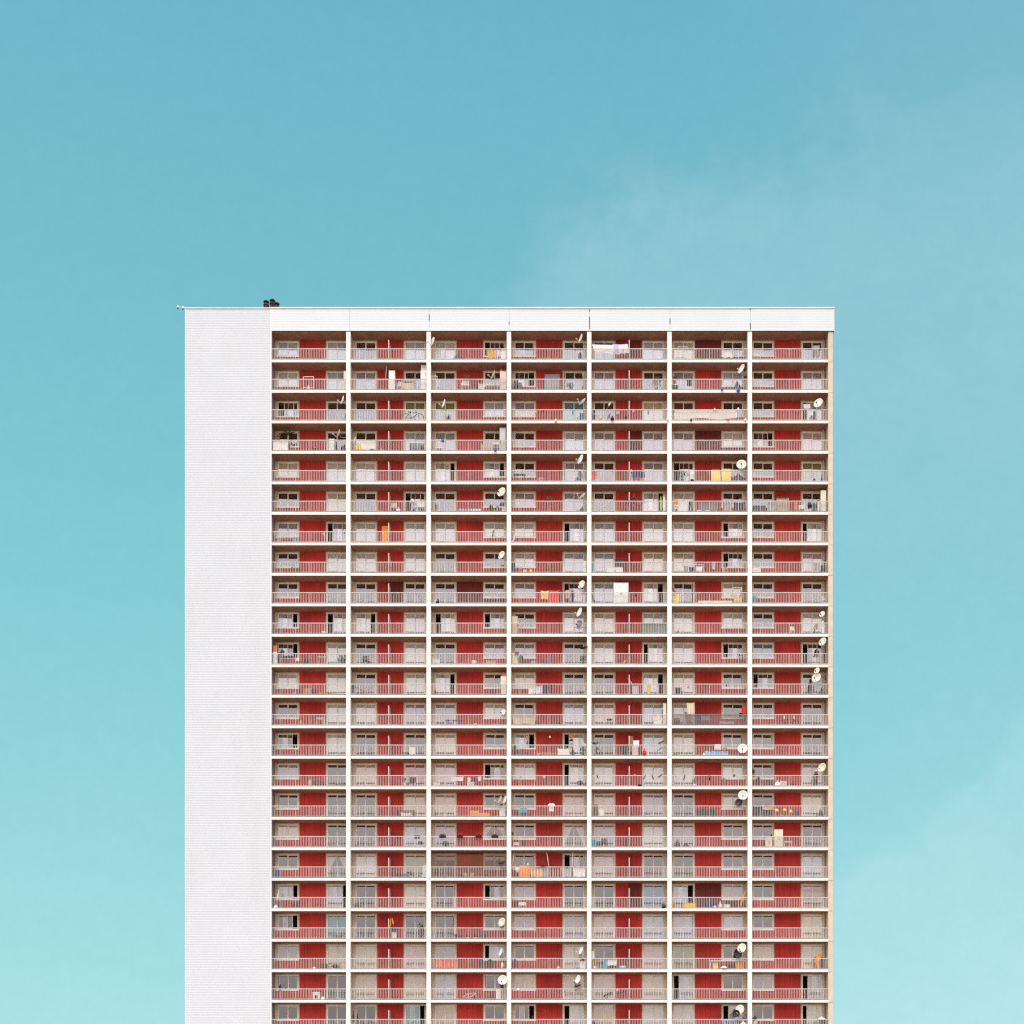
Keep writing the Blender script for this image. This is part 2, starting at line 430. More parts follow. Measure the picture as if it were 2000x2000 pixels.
# downpipe in the last bay
mb = MB(); xp = BAYX[6] + CW - 0.17; mb.tube([(xp, DEP - 0.12, 0.2), (xp, DEP - 0.12, soffit_z(0))], 0.05, 0, 8); tpart('downpipe', mb, [M_CREAM])
# cream rear wall around the openings (all bays and rows)
CEN = CW / 2
WA, WB = 1.32, 3.17                  # opening edges measured from the bay's middle
ZH = 2.42                            # head of the openings
RW = 1.195                           # half width of the red wall
WIN_LEFT = {0: 'WD', 1: 'DD', 2: 'DW', 3: 'WD', 4: 'DD', 5: 'DW', 6: 'WD'}
mb = MB()
for r in range(NR + 1):
    z = floor_z(r)
    for b in range(NB):
        x = BAYX[b] + CEN
        for s in (-1, 1):
            a, c = sorted((x + s * WB, x + s * (CW / 2 + 0.01)))
            mb.box(a, c, DEP, DEP + 0.14, z, z + CLEAR)
            a, c = sorted((x + s * RW, x + s * WA))
            mb.box(a, c, DEP, DEP + 0.14, z, z + CLEAR)
            a, c = sorted((x + s * WA, x + s * WB))
            mb.box(a, c, DEP, DEP + 0.14, z + ZH, z + CLEAR)
tpart('rear_wall', mb, [M_CREAM])

# repeated parts: shared meshes
def boards(mb, x0, x1, z0, z1, m=0):
    n = max(1, int(round((x1 - x0) / 0.478))); p = (x1 - x0) / n
    for i in range(n):
        a = x0 + i * p
        mb.box(a + 0.008, a + p * .5 - 0.002, DEP - 0.035, DEP + 0.05, z0, z1, m)
        mb.box(a + p * .5 + 0.002, a + p - 0.008, DEP - 0.035, DEP + 0.05, z0, z1, m)
    mb.box(x0, x1, DEP - 0.012, DEP + 0.08, z0, z1, 1)
def panel_mb(kind, dark):
    mb = MB()
    if dark == 2:                     # right half darker
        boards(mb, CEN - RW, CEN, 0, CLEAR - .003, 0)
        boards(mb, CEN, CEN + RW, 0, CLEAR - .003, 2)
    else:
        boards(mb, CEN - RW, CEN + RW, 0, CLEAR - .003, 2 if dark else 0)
    if kind[0] == 'W': boards(mb, 0.02, CEN - RW, 0, 0.97, 2 if dark == 1 else 0)
    if kind[1] == 'W': boards(mb, CEN + RW, CW - 0.02, 0, 0.97, 2 if dark == 1 else 0)
    return mb
PM = [M_RED, M_DARK, M_DRED]
panel_mesh = {}
def panel(kind, dark):
    k = (kind, dark)
    if k not in panel_mesh: panel_mesh[k] = panel_mb(kind, dark).mesh('wall_panel', PM)
    return panel_mesh[k]

def rail_mb():
    mb = MB()
    mb.box(-0.02, CW + 0.02, 0.025, 0.085, 0.97, 1.025)
    mb.box(-0.02, CW + 0.02, 0.04, 0.07, 0.075, 0.105)
    n = 47
    for i in range(n):
        x = CW * (i + 0.5) / n
        post = i % 9 == 5
        w = 0.022 if post else 0.0125
        mb.box(x - w, x + w, 0.042, 0.066, 0.005 if post else 0.09, 0.97)
    return mb
rail_mesh = rail_mb().mesh('railing', [M_RAIL])

def window_parts(kind):
    z0 = 1.08 if kind == 'W' else 0.03
    fr = MB(); w = WB - WA; y0, y1 = DEP - 0.02, DEP + 0.10
    fr.box(0, 0.06, y0, y1, z0, ZH); fr.box(w - 0.06, w, y0, y1, z0, ZH)
    fr.box(0.06, w - 0.06, y0, y1, ZH - 0.06, ZH); fr.box(0.06, w - 0.06, y0, y1, z0, z0 + 0.05)
    sash = MB(); sw = w / 2 - 0.02; h0, h1 = z0 + 0.05, ZH - 0.06; t = 0.055
    sash.box(0, t, 0, 0.03, h0, h1); sash.box(sw - t, sw, 0, 0.03, h0, h1)
    sash.box(t, sw - t, 0, 0.03, h0, h0 + 0.06); sash.box(t, sw - t, 0, 0.03, h1 - 0.045, h1)
    if kind == 'D':
        sash.box(t, sw - t, 0.0, 0.03, 0.66, 0.72, 2)
    sash.face([(t, 0.015, h0 + 0.06), (sw - t, 0.015, h0 + 0.06), (sw - t, 0.015, h1 - 0.045), (t, 0.015, h1 - 0.045)], 1)
    return fr, sash, sw
WM = [M_FRAME, M_GLASS, mat('dark_door_bar', (0.09, 0.065, 0.055), 0.6, 0.1, 2.0)]
wparts = {}
for k in 'WD':
    fr, sash, sw = window_parts(k)
    wparts[k] = (fr, sash, sw, fr.mesh('window_frame', [M_FRAME]), sash.mesh('sash', WM))
sl = MB(); sl.box(-0.13, WB - WA + 0.1, DEP - 0.10, DEP + 0.02, 0.97, 1.08); sill_mesh = sl.mesh('sill', [M_SILL])

# state of every opening: l/r narrow gap at that side, L/R wide gap, c closed; then what hangs behind the glass
STATE = """
cb cb|cg cb|cw Ld|rd cd|ct cb|cy cd|cd cd
cw cb|ck cd|cg cd|Rd lg|ck cg|ck cb|cg ck
Ld cg|cg co|co cb|ck ct|cg cy|cm cd|cg Lw
cd cd|cd cb|ck cd|cg lb|ck ck|ck cw|Rg cp
cy cw|rw cw|Rw Rb|cg lk|cg ck|Ld cd|cd co
cg cy|cg Ld|cd cd|ck ck|cg Rw|cw cd|cd cd
ck Lk|cw cw|cw cw|rw Lb|cb cw|cw Lw|cg Lw
cg cw|cw cw|cg cg|cw cb|cb cy|cy Lg|cg cp
cg cg|cg cg|cg cg|ck Ld|cb Rw|rg cy|cg cg
Rb Lw|Rw cw|Lw Lb|cg cw|cy cw|rw cw|cg cw
Rg cw|cg cw|cg ck|ck cg|cw Lw|cw Lg|cB Lg
rw rw|cg lw|Rw Mw|cy cg|cg Rw|cy rg|Lg cg
cg cw|cw ck|ck rw|rg cb|cs cb|cw cg|cg cg
Rg rw|cg cg|cy lg|Rb Lw|cg cb|cy rg|rg cg
ck cg|cs cP|cp Lg|cw Lw|rw cw|cw cw|rg cp
lg cg|cg cY|cs cg|cg cs|cs ck|cg cy|cg cy
cy cg|cg cb|ck cT|cg cT|ck cW|ck cg|cg cg
cg cT|cw co|cd cd|rg Lg|rp cg|cg cg|cg cb
Rb Rb|cg cy|rg Lg|ck cg|cg cB|Rb ck|cg cX
Rg ct|cg cg|cg cg|ck ck|cp cb|rb lb|cg cy
ck cy|cy cp|ck Lb|cg cy|cg cp|co cg|ls cy
lg cg|cy cy|cb lg|cs cs|cp cy|Lb cg|ck Lk
cg cg|cg Rt|cs cg|Rg Lw|rs cw|cw Lw|cg Lw
""".strip().split('\n')
STATES = [[tuple(c.split()) for c in row.split('|')] for row in STATE]
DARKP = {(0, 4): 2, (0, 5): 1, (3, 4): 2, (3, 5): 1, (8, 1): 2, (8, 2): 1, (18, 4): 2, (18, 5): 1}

ORD = ['top', 'second', 'third', 'fourth', 'fifth', 'sixth', 'seventh', 'eighth', 'ninth', 'tenth', 'eleventh', 'twelfth', 'thirteenth',
       'fourteenth', 'fifteenth', 'sixteenth', 'seventeenth', 'eighteenth', 'nineteenth', 'twentieth', 'twenty-first', 'twenty-second', 'twenty-third']
BORD = ['first', 'second', 'third', 'fourth', 'fifth', 'sixth', 'seventh']
def where(r, b):
    row = 'top row' if r == 0 else ('lowest visible row' if r == 22 else ORD[r] + ' row down')
    return '%s, %s bay from left' % (row, BORD[b])

CURT = {'w': (0.95, 0.915, 0.86), 'b': (0.70, 0.76, 0.90), 'k': (0.55, 0.48, 0.56), 'y': (0.90, 0.80, 0.58), 'p': (0.86, 0.64, 0.64), 's': (0.84, 0.60, 0.44),
        'o': (0.36, 0.36, 0.12), 't': (0.12, 0.42, 0.48), 'm': (0.20, 0.03, 0.035), 'B': (0.18, 0.32, 0.58), 'P': (0.62, 0.16, 0.18), 'Y': (0.82, 0.64, 0.34),
        'T': (0.74, 0.66, 0.54), 'W': (0.95, 0.93, 0.90), 'X': (0.55, 0.40, 0.33), 'M': (0.30, 0.12, 0.04)}
CNAME = {'w': 'plain white', 'b': 'pale blue', 'k': 'greyish lilac', 'y': 'cream', 'p': 'pale pink', 's': 'salmon beige', 'o': 'olive green', 't': 'teal', 'm': 'maroon',
         'B': 'strong blue', 'P': 'pinkish red', 'Y': 'yellow cream', 'T': 'tied-back cream', 'W': 'bright white', 'X': 'wavy red striped', 'M': 'brown'}
def curtain_mb(code, w, z0, z1, seed):
    rnd = random.Random(seed); mb = MB()
    ph, k = rnd.uniform(0, 6), rnd.uniform(22, 34)
    A = 0.02 if code in 'gW' else 0.03
    if code == 'T':
        for s in (0, 1):
            def fn(u, v, s=s):
                z = z1 + (z0 - z1) * v
                wid = (w / 2) * (1 - 0.8 * min(1, v / 0.62)) if v < 0.62 else (w / 2) * (0.2 + 0.15 * (v - .62))
                x = u * wid
                return ((x if s == 0 else w - x), 0.03 * math.sin(k * u * 1.3 + ph), z)
            mb.grid(fn, 14, 8)
    else:
        mb.grid(lambda u, v: (u * w, A * math.sin(k * u * w / 1.85 + ph) * (0.6 + 0.4 * v), z1 + (z0 - z1) * v), 40, 2)
    return mb
cgrp = 'curtains behind the balcony windows'
frng = random.Random(11)
stuff_mb = {'W': MB(), 'D': MB()}
stuff_rail = MB(); stuff_panel = MB()
cnt = {'W': 0, 'D': 0, 'R': 0, 'P': 0}

def add_mb(dst, src, off, mm=None):
    b = len(dst.v)
    dst.v += [(v[0] + off[0], v[1] + off[1], v[2] + off[2]) for v in src.v]
    dst.f += [tuple(i + b for i in f) for f in src.f]
    dst.m += [(mm[m] if mm else m) for m in src.m]

for r in range(NR - 1, -1, -1):
    z = floor_z(r)
    for b in range(NB):
        kind = WIN_LEFT[b]
        # red wall and railing: the hundred that show largest are parts of their own
        dk = DARKP.get((r, b), 0)
        if cnt['P'] < 100 or dk:
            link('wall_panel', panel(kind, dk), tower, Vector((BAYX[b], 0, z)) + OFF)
            cnt['P'] += 1
        else: add_mb(stuff_panel, panel_mb(kind, dk), (BAYX[b], 0, z))
        special = (r, b) == (12, 5)
        if cnt['R'] < 100 or special:
            ob = link('railing', rail_mesh, tower, Vector((BAYX[b], 0, z)) + OFF)
            if special:
                ob.data = rail_mb().mesh('railing', [M_RAILB]); ob['label'] = 'railing painted brown instead of white'
            cnt['R'] += 1
        else: add_mb(stuff_rail, rail_mb(), (BAYX[b], 0, z))
        for side in (0, 1):
            k = kind[side]; st = STATES[r][b][side]
            x0 = BAYX[b] + (CEN - WB if side == 0 else CEN + WA)
            fr, sash, sw, frm, sam = wparts[k]
            w = WB - WA
            xa, xb = 0.03, w - 0.03 - sw
            g = {'c': 0, 'l': .10, 'r': .10, 'L': .52, 'R': .52, 'M': 0}[st[0]] * (w / 2) * frng.uniform(.85, 1.1)
            if st[0] in 'lL': xa += g
            if st[0] in 'rR': xb -= g
            if cnt[k] < 100:
                cnt[k] += 1
                wo_ = link('window' if k == 'W' else 'balcony_door', frm, tower, Vector((x0, 0, z)) + OFF)
                link('sash', sam, wo_, (xa, DEP + 0.0, 0)); link('sash', sam, wo_, (xb, DEP + 0.04, 0))
                if k == 'W': link('sill', sill_mesh, wo_, (0, 0, 0))
            else:
                add_mb(stuff_mb[k], fr, (x0, 0, z)); add_mb(stuff_mb[k], sash, (x0 + xa, DEP, z)); add_mb(stuff_mb[k], sash, (x0 + xb, DEP + .04, z))
                if k == 'W': add_mb(stuff_mb[k], sl, (x0, 0, z))
            codes = st[1]
            if st[0] == 'M': codes = 'M'
            if codes in CURT:
                zz0 = 1.05 if k == 'W' else 0.02
                ca, cb = (0.02, w - 0.02)
                if st[0] == 'L': ca += g * .95
                if st[0] == 'R': cb -= g * .95
                if st[0] == 'M': cb = w / 2
                hang = frng.random()
                cm = mat('curtain_' + CNAME[codes].replace(' ', '_'), CURT[codes], 0.8, 0.08, 4.0,
                         stripes=((0.45, 0.05, 0.08), 2, 9.0, 0.2) if codes == 'X' else None)
                me = curtain_mb(codes, cb - ca, zz0 + (0.06 if hang > .3 else 0.2), ZH - 0.02, r * 31 + b * 7 + side).mesh('curtain', [cm], True)
                co = link('curtain', me, None, (x0 + ca, DEP + 0.125, z))
                tag(co, '%s curtain behind %s %s, %s' % (CNAME[codes], 'left' if side == 0 else 'right', 'window' if k == 'W' else 'glass door', where(r, b)), 'curtain', cgrp)
        if b in (1, 4) and not (r == 1 and b == 1) and not (r == 8 and b == 4):
            mb = MB(); mb.box(CEN - 0.035, CEN + 0.035, 0.10, DEP - 0.04, 0.02, 1.80)
            mb.box(CEN - 0.036, CEN + 0.036, 0.085, 0.10, 0.0, 1.82); mb.box(CEN - 0.045, CEN + 0.045, 0.10, DEP - 0.04, 1.80, 1.84)
            link('privacy_screen', mb.mesh('privacy_screen', [M_SCREEN]), tower, Vector((BAYX[b], 0, z)) + OFF)
for nm, mb, mats in (('window', stuff_mb['W'], None), ('balcony_door', stuff_mb['D'], None), ('railing', stuff_rail, [M_RAIL]), ('wall_panel', stuff_panel, PM)):
    if nm == 'window':
        # the sill uses the frame colour's lighter neighbour; same mesh
        mats = WM
    if nm == 'balcony_door': mats = WM
    if mb.v:
        o = tpart(nm, mb, mats); o['kind'] = 'stuff'
# ------------------------------------------------------------------ things on the roof
def finish(parts, name, label, cat, group, loc, rotz=0.0):
    """parts: list of (part name, MB, materials, smooth, children); one part -> one mesh object, more -> an Empty with parts"""
    if len(parts) == 1 and not (len(parts[0]) > 4 and parts[0][4]):
        p = parts[0]
        o = link(name, p[1].mesh(name, p[2], p[3]), None, loc, (0, 0, rotz))
    else:
        o = bpy.data.objects.new(name, None); COL.objects.link(o); o.location = loc; o.rotation_euler = (0, 0, rotz)
        for p in parts:
            c = link(p[0], p[1].mesh(p[0], p[2], p[3]), o)
            for q in (p[4] if len(p) > 4 else []):
                link(q[0], q[1].mesh(q[0], q[2], q[3]), c)
    return tag(o, label, cat, group)

VX = [(520, 588.5, 2.2, 'left brown roof vent under a black cap, beside the cladding joint'),
      (532, 586.2, 3.2, 'tallest brown roof vent, in the middle of the group'),
      (540.5, 592.5, 2.6, 'lowest brown roof vent at the right of the group')]
for px, py, yy, lab in VX:
    sc = (DIST + yy) / DIST
    x, zt = PX(px) * sc, EYE + (CY - py) * S * sc
    zb = ZTOP - 0.3
    body = MB(); body.lathe([(0.0, zb), (0.20, zb), (0.20, zt - 0.40), (0.25, zt - 0.36), (0.25, zt - 0.30), (0.15, zt - 0.27), (0.15, zt - 0.08), (0, zt - .08)], 0, 16)
    cap = MB(); cap.lathe([(0, zt - .15), (0.25, zt - 0.13), (0.27, zt - 0.05), (0.22, zt), (0, zt)], 0, 16)
    rim = MB(); rim.lathe([(0.2, zt - .43), (0.27, zt - 0.41), (0.27, zt - 0.34), (0.2, zt - .32)], 0, 16)
    finish([('body', body, [M_VENT], True), ('cap', cap, [M_VENTD], True), ('rim', rim, [M_VENTD], True)], 'roof_vent', lab, 'roof vent', 'roof vents by the parapet', (x, yy, 0))
# warning lamps on the corner of the roof
for px, py, ln, lab in ((357.5, 602.5, 0.25, 'small white corner lamp right against the roof edge'), (347.7, 601.0, 0.72, 'small round lamp reaching out past the roof corner')):
    x, z = PX(px), PZ(py)
    a = MB(); a.tube([(x, -0.05, z + 0.02), (x + ln, -0.02, z + .04), (PX(364), 0.1, ZTOP + .1)], 0.012, 0, 6)
    h = MB(); h.lathe([(0, -0.10), (0.06, -0.09), (0.09, 0.0), (0.10, 0.05), (0.07, .12), (0, 0.14)], 0, 12, None, (x, -0.05, z))
    l = MB(); l.lathe([(0, -0.15), (0.05, -0.14), (0.075, -0.08), (0.07, -.05)], 0, 12, None, (x, -0.05, z))
    finish([('arm', a, [M_TRIM], True), ('lamp_head', h, [M_EDGE], True), ('lens', l, [M_DARK], True)], 'roof_lamp', lab, 'lamp', 'lamps on the roof corner', (0, 0, 0))

# ------------------------------------------------------------------ things on the balconies
RGB = {'cream white': (0.76, 0.72, 0.64), 'rust orange': (0.55, 0.21, 0.07), 'white': (0.82, 0.80, 0.77), 'cream': (0.74, 0.66, 0.50), 'beige': (0.58, 0.47, 0.34), 'grey': (0.22, 0.21, 0.22), 'pale grey': (0.55, 0.54, 0.55), 'black': (0.014, 0.012, 0.014),
       'dark': (0.02, 0.017, 0.02), 'charcoal': (0.026, 0.024, 0.028), 'grey green': (0.19, 0.24, 0.20), 'brown': (0.16, 0.075, 0.035), 'wood': (0.38, 0.19, 0.07), 'orange': (0.75, 0.26, 0.03), 'yellow': (0.85, 0.55, 0.05),
       'pale yellow': (0.86, 0.60, 0.14), 'red': (0.62, 0.03, 0.02), 'bright red': (0.80, 0.05, 0.03), 'pink': (0.80, 0.18, 0.32), 'pale pink': (0.78, 0.55, 0.55), 'salmon': (0.70, 0.30, 0.22),
       'blue': (0.03, 0.16, 0.60), 'navy': (0.02, 0.035, 0.17), 'pale blue': (0.32, 0.52, 0.85), 'lavender': (0.55, 0.50, 0.72), 'purple': (0.16, 0.11, 0.30), 'teal': (0.04, 0.40, 0.45),
       'green': (0.03, 0.32, 0.12), 'dark green': (0.03, 0.10, 0.06), 'lime': (0.28, 0.40, 0.08), 'leaf': (0.05, 0.085, 0.02), 'dry leaf': (0.17, 0.11, 0.04), 'rust': (0.26, 0.10, 0.04), 'skin': (0.42, 0.22, 0.14),
       'turquoise': (0.05, 0.45, 0.60)}
def cm(c, rough=0.65):
    return mat(c.replace(' ', '_') + '_surface', RGB[c], rough, 0.1, 6.0)
M_STEEL = mat('grey_steel', (0.35, 0.33, 0.31), 0.4, 0.1, 8.0, metal=0.4)
M_WHITE = cm('white')
TANF = 1.0

def leaves(mb, c, r, n, seed, m=0, size=0.1, droop=0.0):
    rnd = random.Random(seed)
    for _ in range(n):
        t, ph = rnd.uniform(0, 6.283), math.acos(rnd.uniform(-1, 1))
        q = rnd.random() ** 0.45
        p = Vector((c[0] + r[0] * q * math.sin(ph) * math.cos(t), c[1] + r[1] * q * math.sin(ph) * math.sin(t), c[2] + r[2] * q * math.cos(ph)))
        d = Vector((rnd.gauss(0, 1), rnd.gauss(0, 1), rnd.gauss(0, 1) - droop)).normalized()
        u = d.cross(Vector((rnd.gauss(0, 1), rnd.gauss(0, 1), rnd.gauss(0, 1)))).normalized()
        s = size * rnd.uniform(.6, 1.3)
        mb.face([p - d * s, p + u * s * .4, p + d * s, p - u * s * .4], m)

# each builder: (w, h, colour, seed, opt) -> parts, built on a base centred at x=0, y=0, z=0..h
def k_box(w, h, c, sd, opt):
    d = min(0.45, max(.2, w)); b = MB(); b.box(-w / 2, w / 2, -d / 2, d / 2, 0, h)
    lid = MB(); lid.box(-w / 2 - .015, w / 2 + .015, -d / 2 - .015, d / 2 + .015, h, h + 0.03); lid.box(-w / 2 + .06, w / 2 - .06, -d / 2 - .012, -d / 2, h * .55, h * .62)
    return [('body', b, [cm(c)], False), ('lid', lid, [cm(c, .5)], False)]
def k_crate(w, h, c, sd, opt):
    d = min(.4, w); b = MB(); n = max(2, int(h / .1))
    for i in range(n):
        z0 = h * i / n; z1 = z0 + h / n * .6
        b.box(-w / 2, w / 2, -d / 2, -d / 2 + .015, z0, z1); b.box(-w / 2, w / 2, d / 2 - .015, d / 2, z0, z1)
        b.box(-w / 2, -w / 2 + .015, -d / 2 + .015, d / 2 - .015, z0, z1); b.box(w / 2 - .015, w / 2, -d / 2 + .015, d / 2 - .015, z0, z1)
    for sx in (-1, 1):
        for sy in (-1, 1): b.box(sx * w / 2 - .02, sx * w / 2 + .02, sy * d / 2 - .02, sy * d / 2 + .02, 0, h + .01)
    b.box(-w / 2 + .02, w / 2 - .02, -d / 2 + .02, d / 2 - .02, 0.0, 0.02)
    return [('crate', b, [cm(c)], False)]
def k_cabinet(w, h, c, sd, opt):
    d = .42; b = MB(); b.box(-w / 2, w / 2, -d / 2, d / 2, 0.04, h); b.box(-w / 2 + .03, w / 2 - .03, -d / 2 + .03, d / 2 - .02, 0, .04); b.box(-w / 2 - .01, w / 2 + .01, -d / 2 - .02, d / 2, h, h + .03)
    parts = [('body', b, [cm(c)], False)]
    cuts = [0.06, h * .6, h - .02] if opt == 'fridge' else [0.06, h - .02]
    n = 2 if (w > .6 and opt != 'fridge') else 1
    for za, zb in zip(cuts, cuts[1:]):
        for i in range(n):
            a = -w / 2 + .015 + (w - .03) * i / n; e = -w / 2 + .015 + (w - .03) * (i + 1) / n
            dm = MB(); dm.box(a + .006, e - .006, -d / 2 - .02, -d / 2, za + .006, zb - .006)
            hm = MB(); hx = e - .05 if i == 0 else a + .05; hm.box(hx - .012, hx + .012, -d / 2 - .045, -d / 2 - .02, (za + zb) / 2 - .08, (za + zb) / 2 + .08)
            parts.append(('door', dm, [cm(c, .45)], False, [('handle', hm, [M_STEEL], False)]))
    return parts
def k_washer(w, h, c, sd, opt):
    d = .5; b = MB(); b.box(-w / 2, w / 2, -d / 2, d / 2, .02, h); b.box(-w / 2, w / 2, -d / 2 - .012, -d / 2, h * .84, h, 0)
    mt = Matrix.Rotation(R(90), 4, 'X')
    door = MB(); door.lathe([(0, 0), (w * .2, 0.0), (w * .22, .03), (w * .14, .05), (0, .04)], 0, 16, mt, (0, -d / 2, h * .45))
    ring = MB(); ring.lathe([(w * .22, 0), (w * .29, .02), (w * .29, .04), (w * .22, .05)], 0, 16, mt, (0, -d / 2, h * .45))
    return [('body', b, [cm('white', .4)], False), ('door', door, [cm('black', .2)], True), ('door_rim', ring, [cm('pale grey', .3)], True)]
def k_chair(w, h, c, sd, opt):
    d = .45; sh = h * .5; parts = []
    s = MB(); s.box(-w / 2, w / 2, -d / 2, d / 2, sh - .03, sh + .02); parts.append(('seat', s, [cm(c)], False))
    b = MB(); n = 5
    for i in range(n):
        a = -w / 2 + w * i / n; b.box(a + .012, a + w / n - .012, d / 2 - .03, d / 2, sh + .02, h - .06)
    b.box(-w / 2, w / 2, d / 2 - .04, d / 2 + .005, h - .06, h); parts.append(('backrest', b, [cm(c)], False))
    for sx in (-1, 1):
        for sy in (-1, 1):
            l = MB(); l.tube([(sx * (w / 2 - .03), sy * (d / 2 - .03), sh - .03), (sx * (w / 2), sy * d / 2, 0)], .02, 0, 6); parts.append(('leg', l, [cm(c)], False))
        a = MB(); a.box(sx * w / 2 - .02, sx * w / 2 + .02, -d / 2, d / 2, sh + .18, sh + .21); a.box(sx * w / 2 - .02, sx * w / 2 + .02, -d / 2, -d / 2 + .04, sh + .02, sh + .18); parts.append(('armrest', a, [cm(c)], False))
    return parts
def k_stool(w, h, c, sd, opt):
    s = MB(); s.lathe([(0, h - .05), (w * .5, h - .05), (w * .52, h - .02), (w * .45, h), (0, h)], 0, 12); parts = [('seat', s, [cm(c)], True)]
    for i in range(4):
        t = math.pi / 4 + i * math.pi / 2; l = MB(); l.tube([(w * .33 * math.cos(t), w * .33 * math.sin(t), h - .05), (w * .48 * math.cos(t), w * .48 * math.sin(t), 0)], .018, 0, 6); parts.append(('leg', l, [cm(c)], False))
    return parts
def k_table(w, h, c, sd, opt):
    d = .5; t = MB(); t.box(-w / 2, w / 2, -d / 2, d / 2, h - .035, h); t.box(-w / 2 + .05, w / 2 - .05, -d / 2 + .04, -d / 2 + .06, h - .09, h - .035); parts = [('tabletop', t, [cm(c)], False)]
    for sx in (-1, 1):
        for sy in (-1, 1):
            l = MB(); l.tube([(sx * (w / 2 - .06), sy * (d / 2 - .05), h - .035), (sx * (w / 2 - .03), sy * (d / 2 - .03), 0)], .02, 0, 6); parts.append(('leg', l, [cm(opt or c)], False))
    return parts
def k_bench(w, h, c, sd, opt):
    d = .35; s = MB()
    for i in range(3): s.box(-w / 2, w / 2, -d / 2 + i * d / 3, -d / 2 + i * d / 3 + d / 3 - .02, h - .04, h)
    parts = [('seat', s, [cm(c)], False)]
    for sx in (-1, 1):
        l = MB(); x = sx * (w / 2 - .12); l.box(x - .03, x + .03, -d / 2, d / 2 - .02, 0, h - .04); parts.append(('leg', l, [cm(c)], False))
    return parts
def k_board(w, h, c, sd, opt):
    mb = MB(); le = 0.22 if opt != 'flat' else 0.0; r = min(.08, w * .2, h * .2); prof = []
    for cx, cz, a0 in ((w / 2 - r, r, -90), (w / 2 - r, h - r, 0), (-w / 2 + r, h - r, 90), (-w / 2 + r, r, 180)):
        for k in range(5):
            a = R(a0 + k * 22.5); prof.append((cx + r * math.cos(a), cz + r * math.sin(a)))
    f = lambda x, z, y: (x, y + z * le, z)
    mb.face([f(x, z, 0) for x, z in prof]); mb.face([f(x, z, .07) for x, z in reversed(prof)])
    for (x, z), (x2, z2) in zip(prof, prof[1:] + prof[:1]): mb.face([f(x, z, 0), f(x, z, .07), f(x2, z2, .07), f(x2, z2, 0)])
    return [('board', mb, [cm(c)], False)]
def k_plank(w, h, c, sd, opt):
    """a long board leaning sideways across its box; opt -1 leans the other way"""
    mb = MB(); s = -1 if opt == -1 else 1; t = .09
    a, b = Vector((-w / 2 * s, 0, .0)), Vector((w / 2 * s, 0.1, h)); d = (b - a).normalized(); n = Vector((-d.z, 0, d.x)) * t
    for sy in (-.03, .03):
        q = [a + n, a - n, b - n * .6, b + n * .6]
        mb.face([p + Vector((0, sy, 0)) for p in (q if sy < 0 else q[::-1])])
    q = [a + n, a - n, b - n * .6, b + n * .6]
    for p1, p2 in zip(q, q[1:] + q[:1]): mb.face([p1 + Vector((0, -.03, 0)), p1 + Vector((0, .03, 0)), p2 + Vector((0, .03, 0)), p2 + Vector((0, -.03, 0))])
    return [('plank', mb, [cm(c)], False)]
def k_surf(w, h, c, sd, opt):
    mb = MB(); n = 14
    def fn(u, v):
        hw = w / 2 * math.sqrt(max(0.02, math.sin(math.pi * min(.98, .02 + v * .96)) ** .8)); t = 2 * math.pi * u
        return (hw * math.cos(t), .04 * math.sin(t) + .15 * v * h, h * v)
    mb.grid(fn, 12, n)
    return [('board', mb, [cm(c, .3)], True)]
def k_cloth(w, h, c, sd, opt):
    rnd = random.Random(sd); mb = MB(); ph = rnd.uniform(0, 6); k = rnd.uniform(9, 14); sk = rnd.uniform(-.08, .08); sag = .06 * min(1, w)
    def fn(u, v):
        z = h - h * v * (1 - .10 * math.sin(5 * u + ph) ** 2 * (1 if opt != 'even' else 0)) - sag * math.sin(math.pi * u) * (1 - v)
        return ((u - .5) * w * (1 - .06 * v) + sk * w * v, .035 * math.sin(k * u + ph) * (.25 + v), z)
    mb.grid(fn, 18, 8)
    mats = [cm(c, .85)]
    if isinstance(opt, tuple): mats = [mat('%s_%s_striped_cloth' % (c.replace(' ', '_'), opt[0].replace(' ', '_')), RGB[c], .85, .08, 6., stripes=(RGB[opt[0]], 0, opt[1], 0.0))]
    me_parts = [('cloth', mb, mats, True)]
    return me_parts
def k_shirt(w, h, c, sd, opt):
    mb = MB(); d = .06
    out = [(-.3, 0), (.3, 0), (.3, .62), (.5, .55), (.42, .8), (.2, 1), (.08, .95), (-.08, .95), (-.2, 1), (-.42, .8), (-.5, .55), (-.3, .62)]
    f = lambda p, y: (p[0] * w, y + .03 * math.sin(p[1] * 7 + p[0] * 5), p[1] * h)
    mb.face([f(p, -d / 2) for p in out]); mb.face([f(p, d / 2) for p in reversed(out)])
    for a, b in zip(out, out[1:] + out[:1]): mb.face([f(a, -d / 2), f(a, d / 2), f(b, d / 2), f(b, -d / 2)])
    return [('shirt', mb, [cm(c, .85)], False)]
def k_trousers(w, h, c, sd, opt):
    mb = MB(); d = .07
    out = [(-.5, 0), (-.12, 0), (0, .6), (.12, 0), (.5, 0), (.42, 1), (-.42, 1)]
    f = lambda p, y: (p[0] * w, y + .02 * math.sin(p[1] * 9), p[1] * h)
    for tri in ((0, 1, 2, 6), (2, 3, 4, 5), (2, 5, 6)):
        mb.face([f(out[i], -d / 2) for i in tri]); mb.face([f(out[i], d / 2) for i in reversed(tri)])
    for a, b in zip(out, out[1:] + out[:1]): mb.face([f(a, -d / 2), f(a, d / 2), f(b, d / 2), f(b, -d / 2)])
    return [('trousers', mb, [cm(c, .85)], False)]
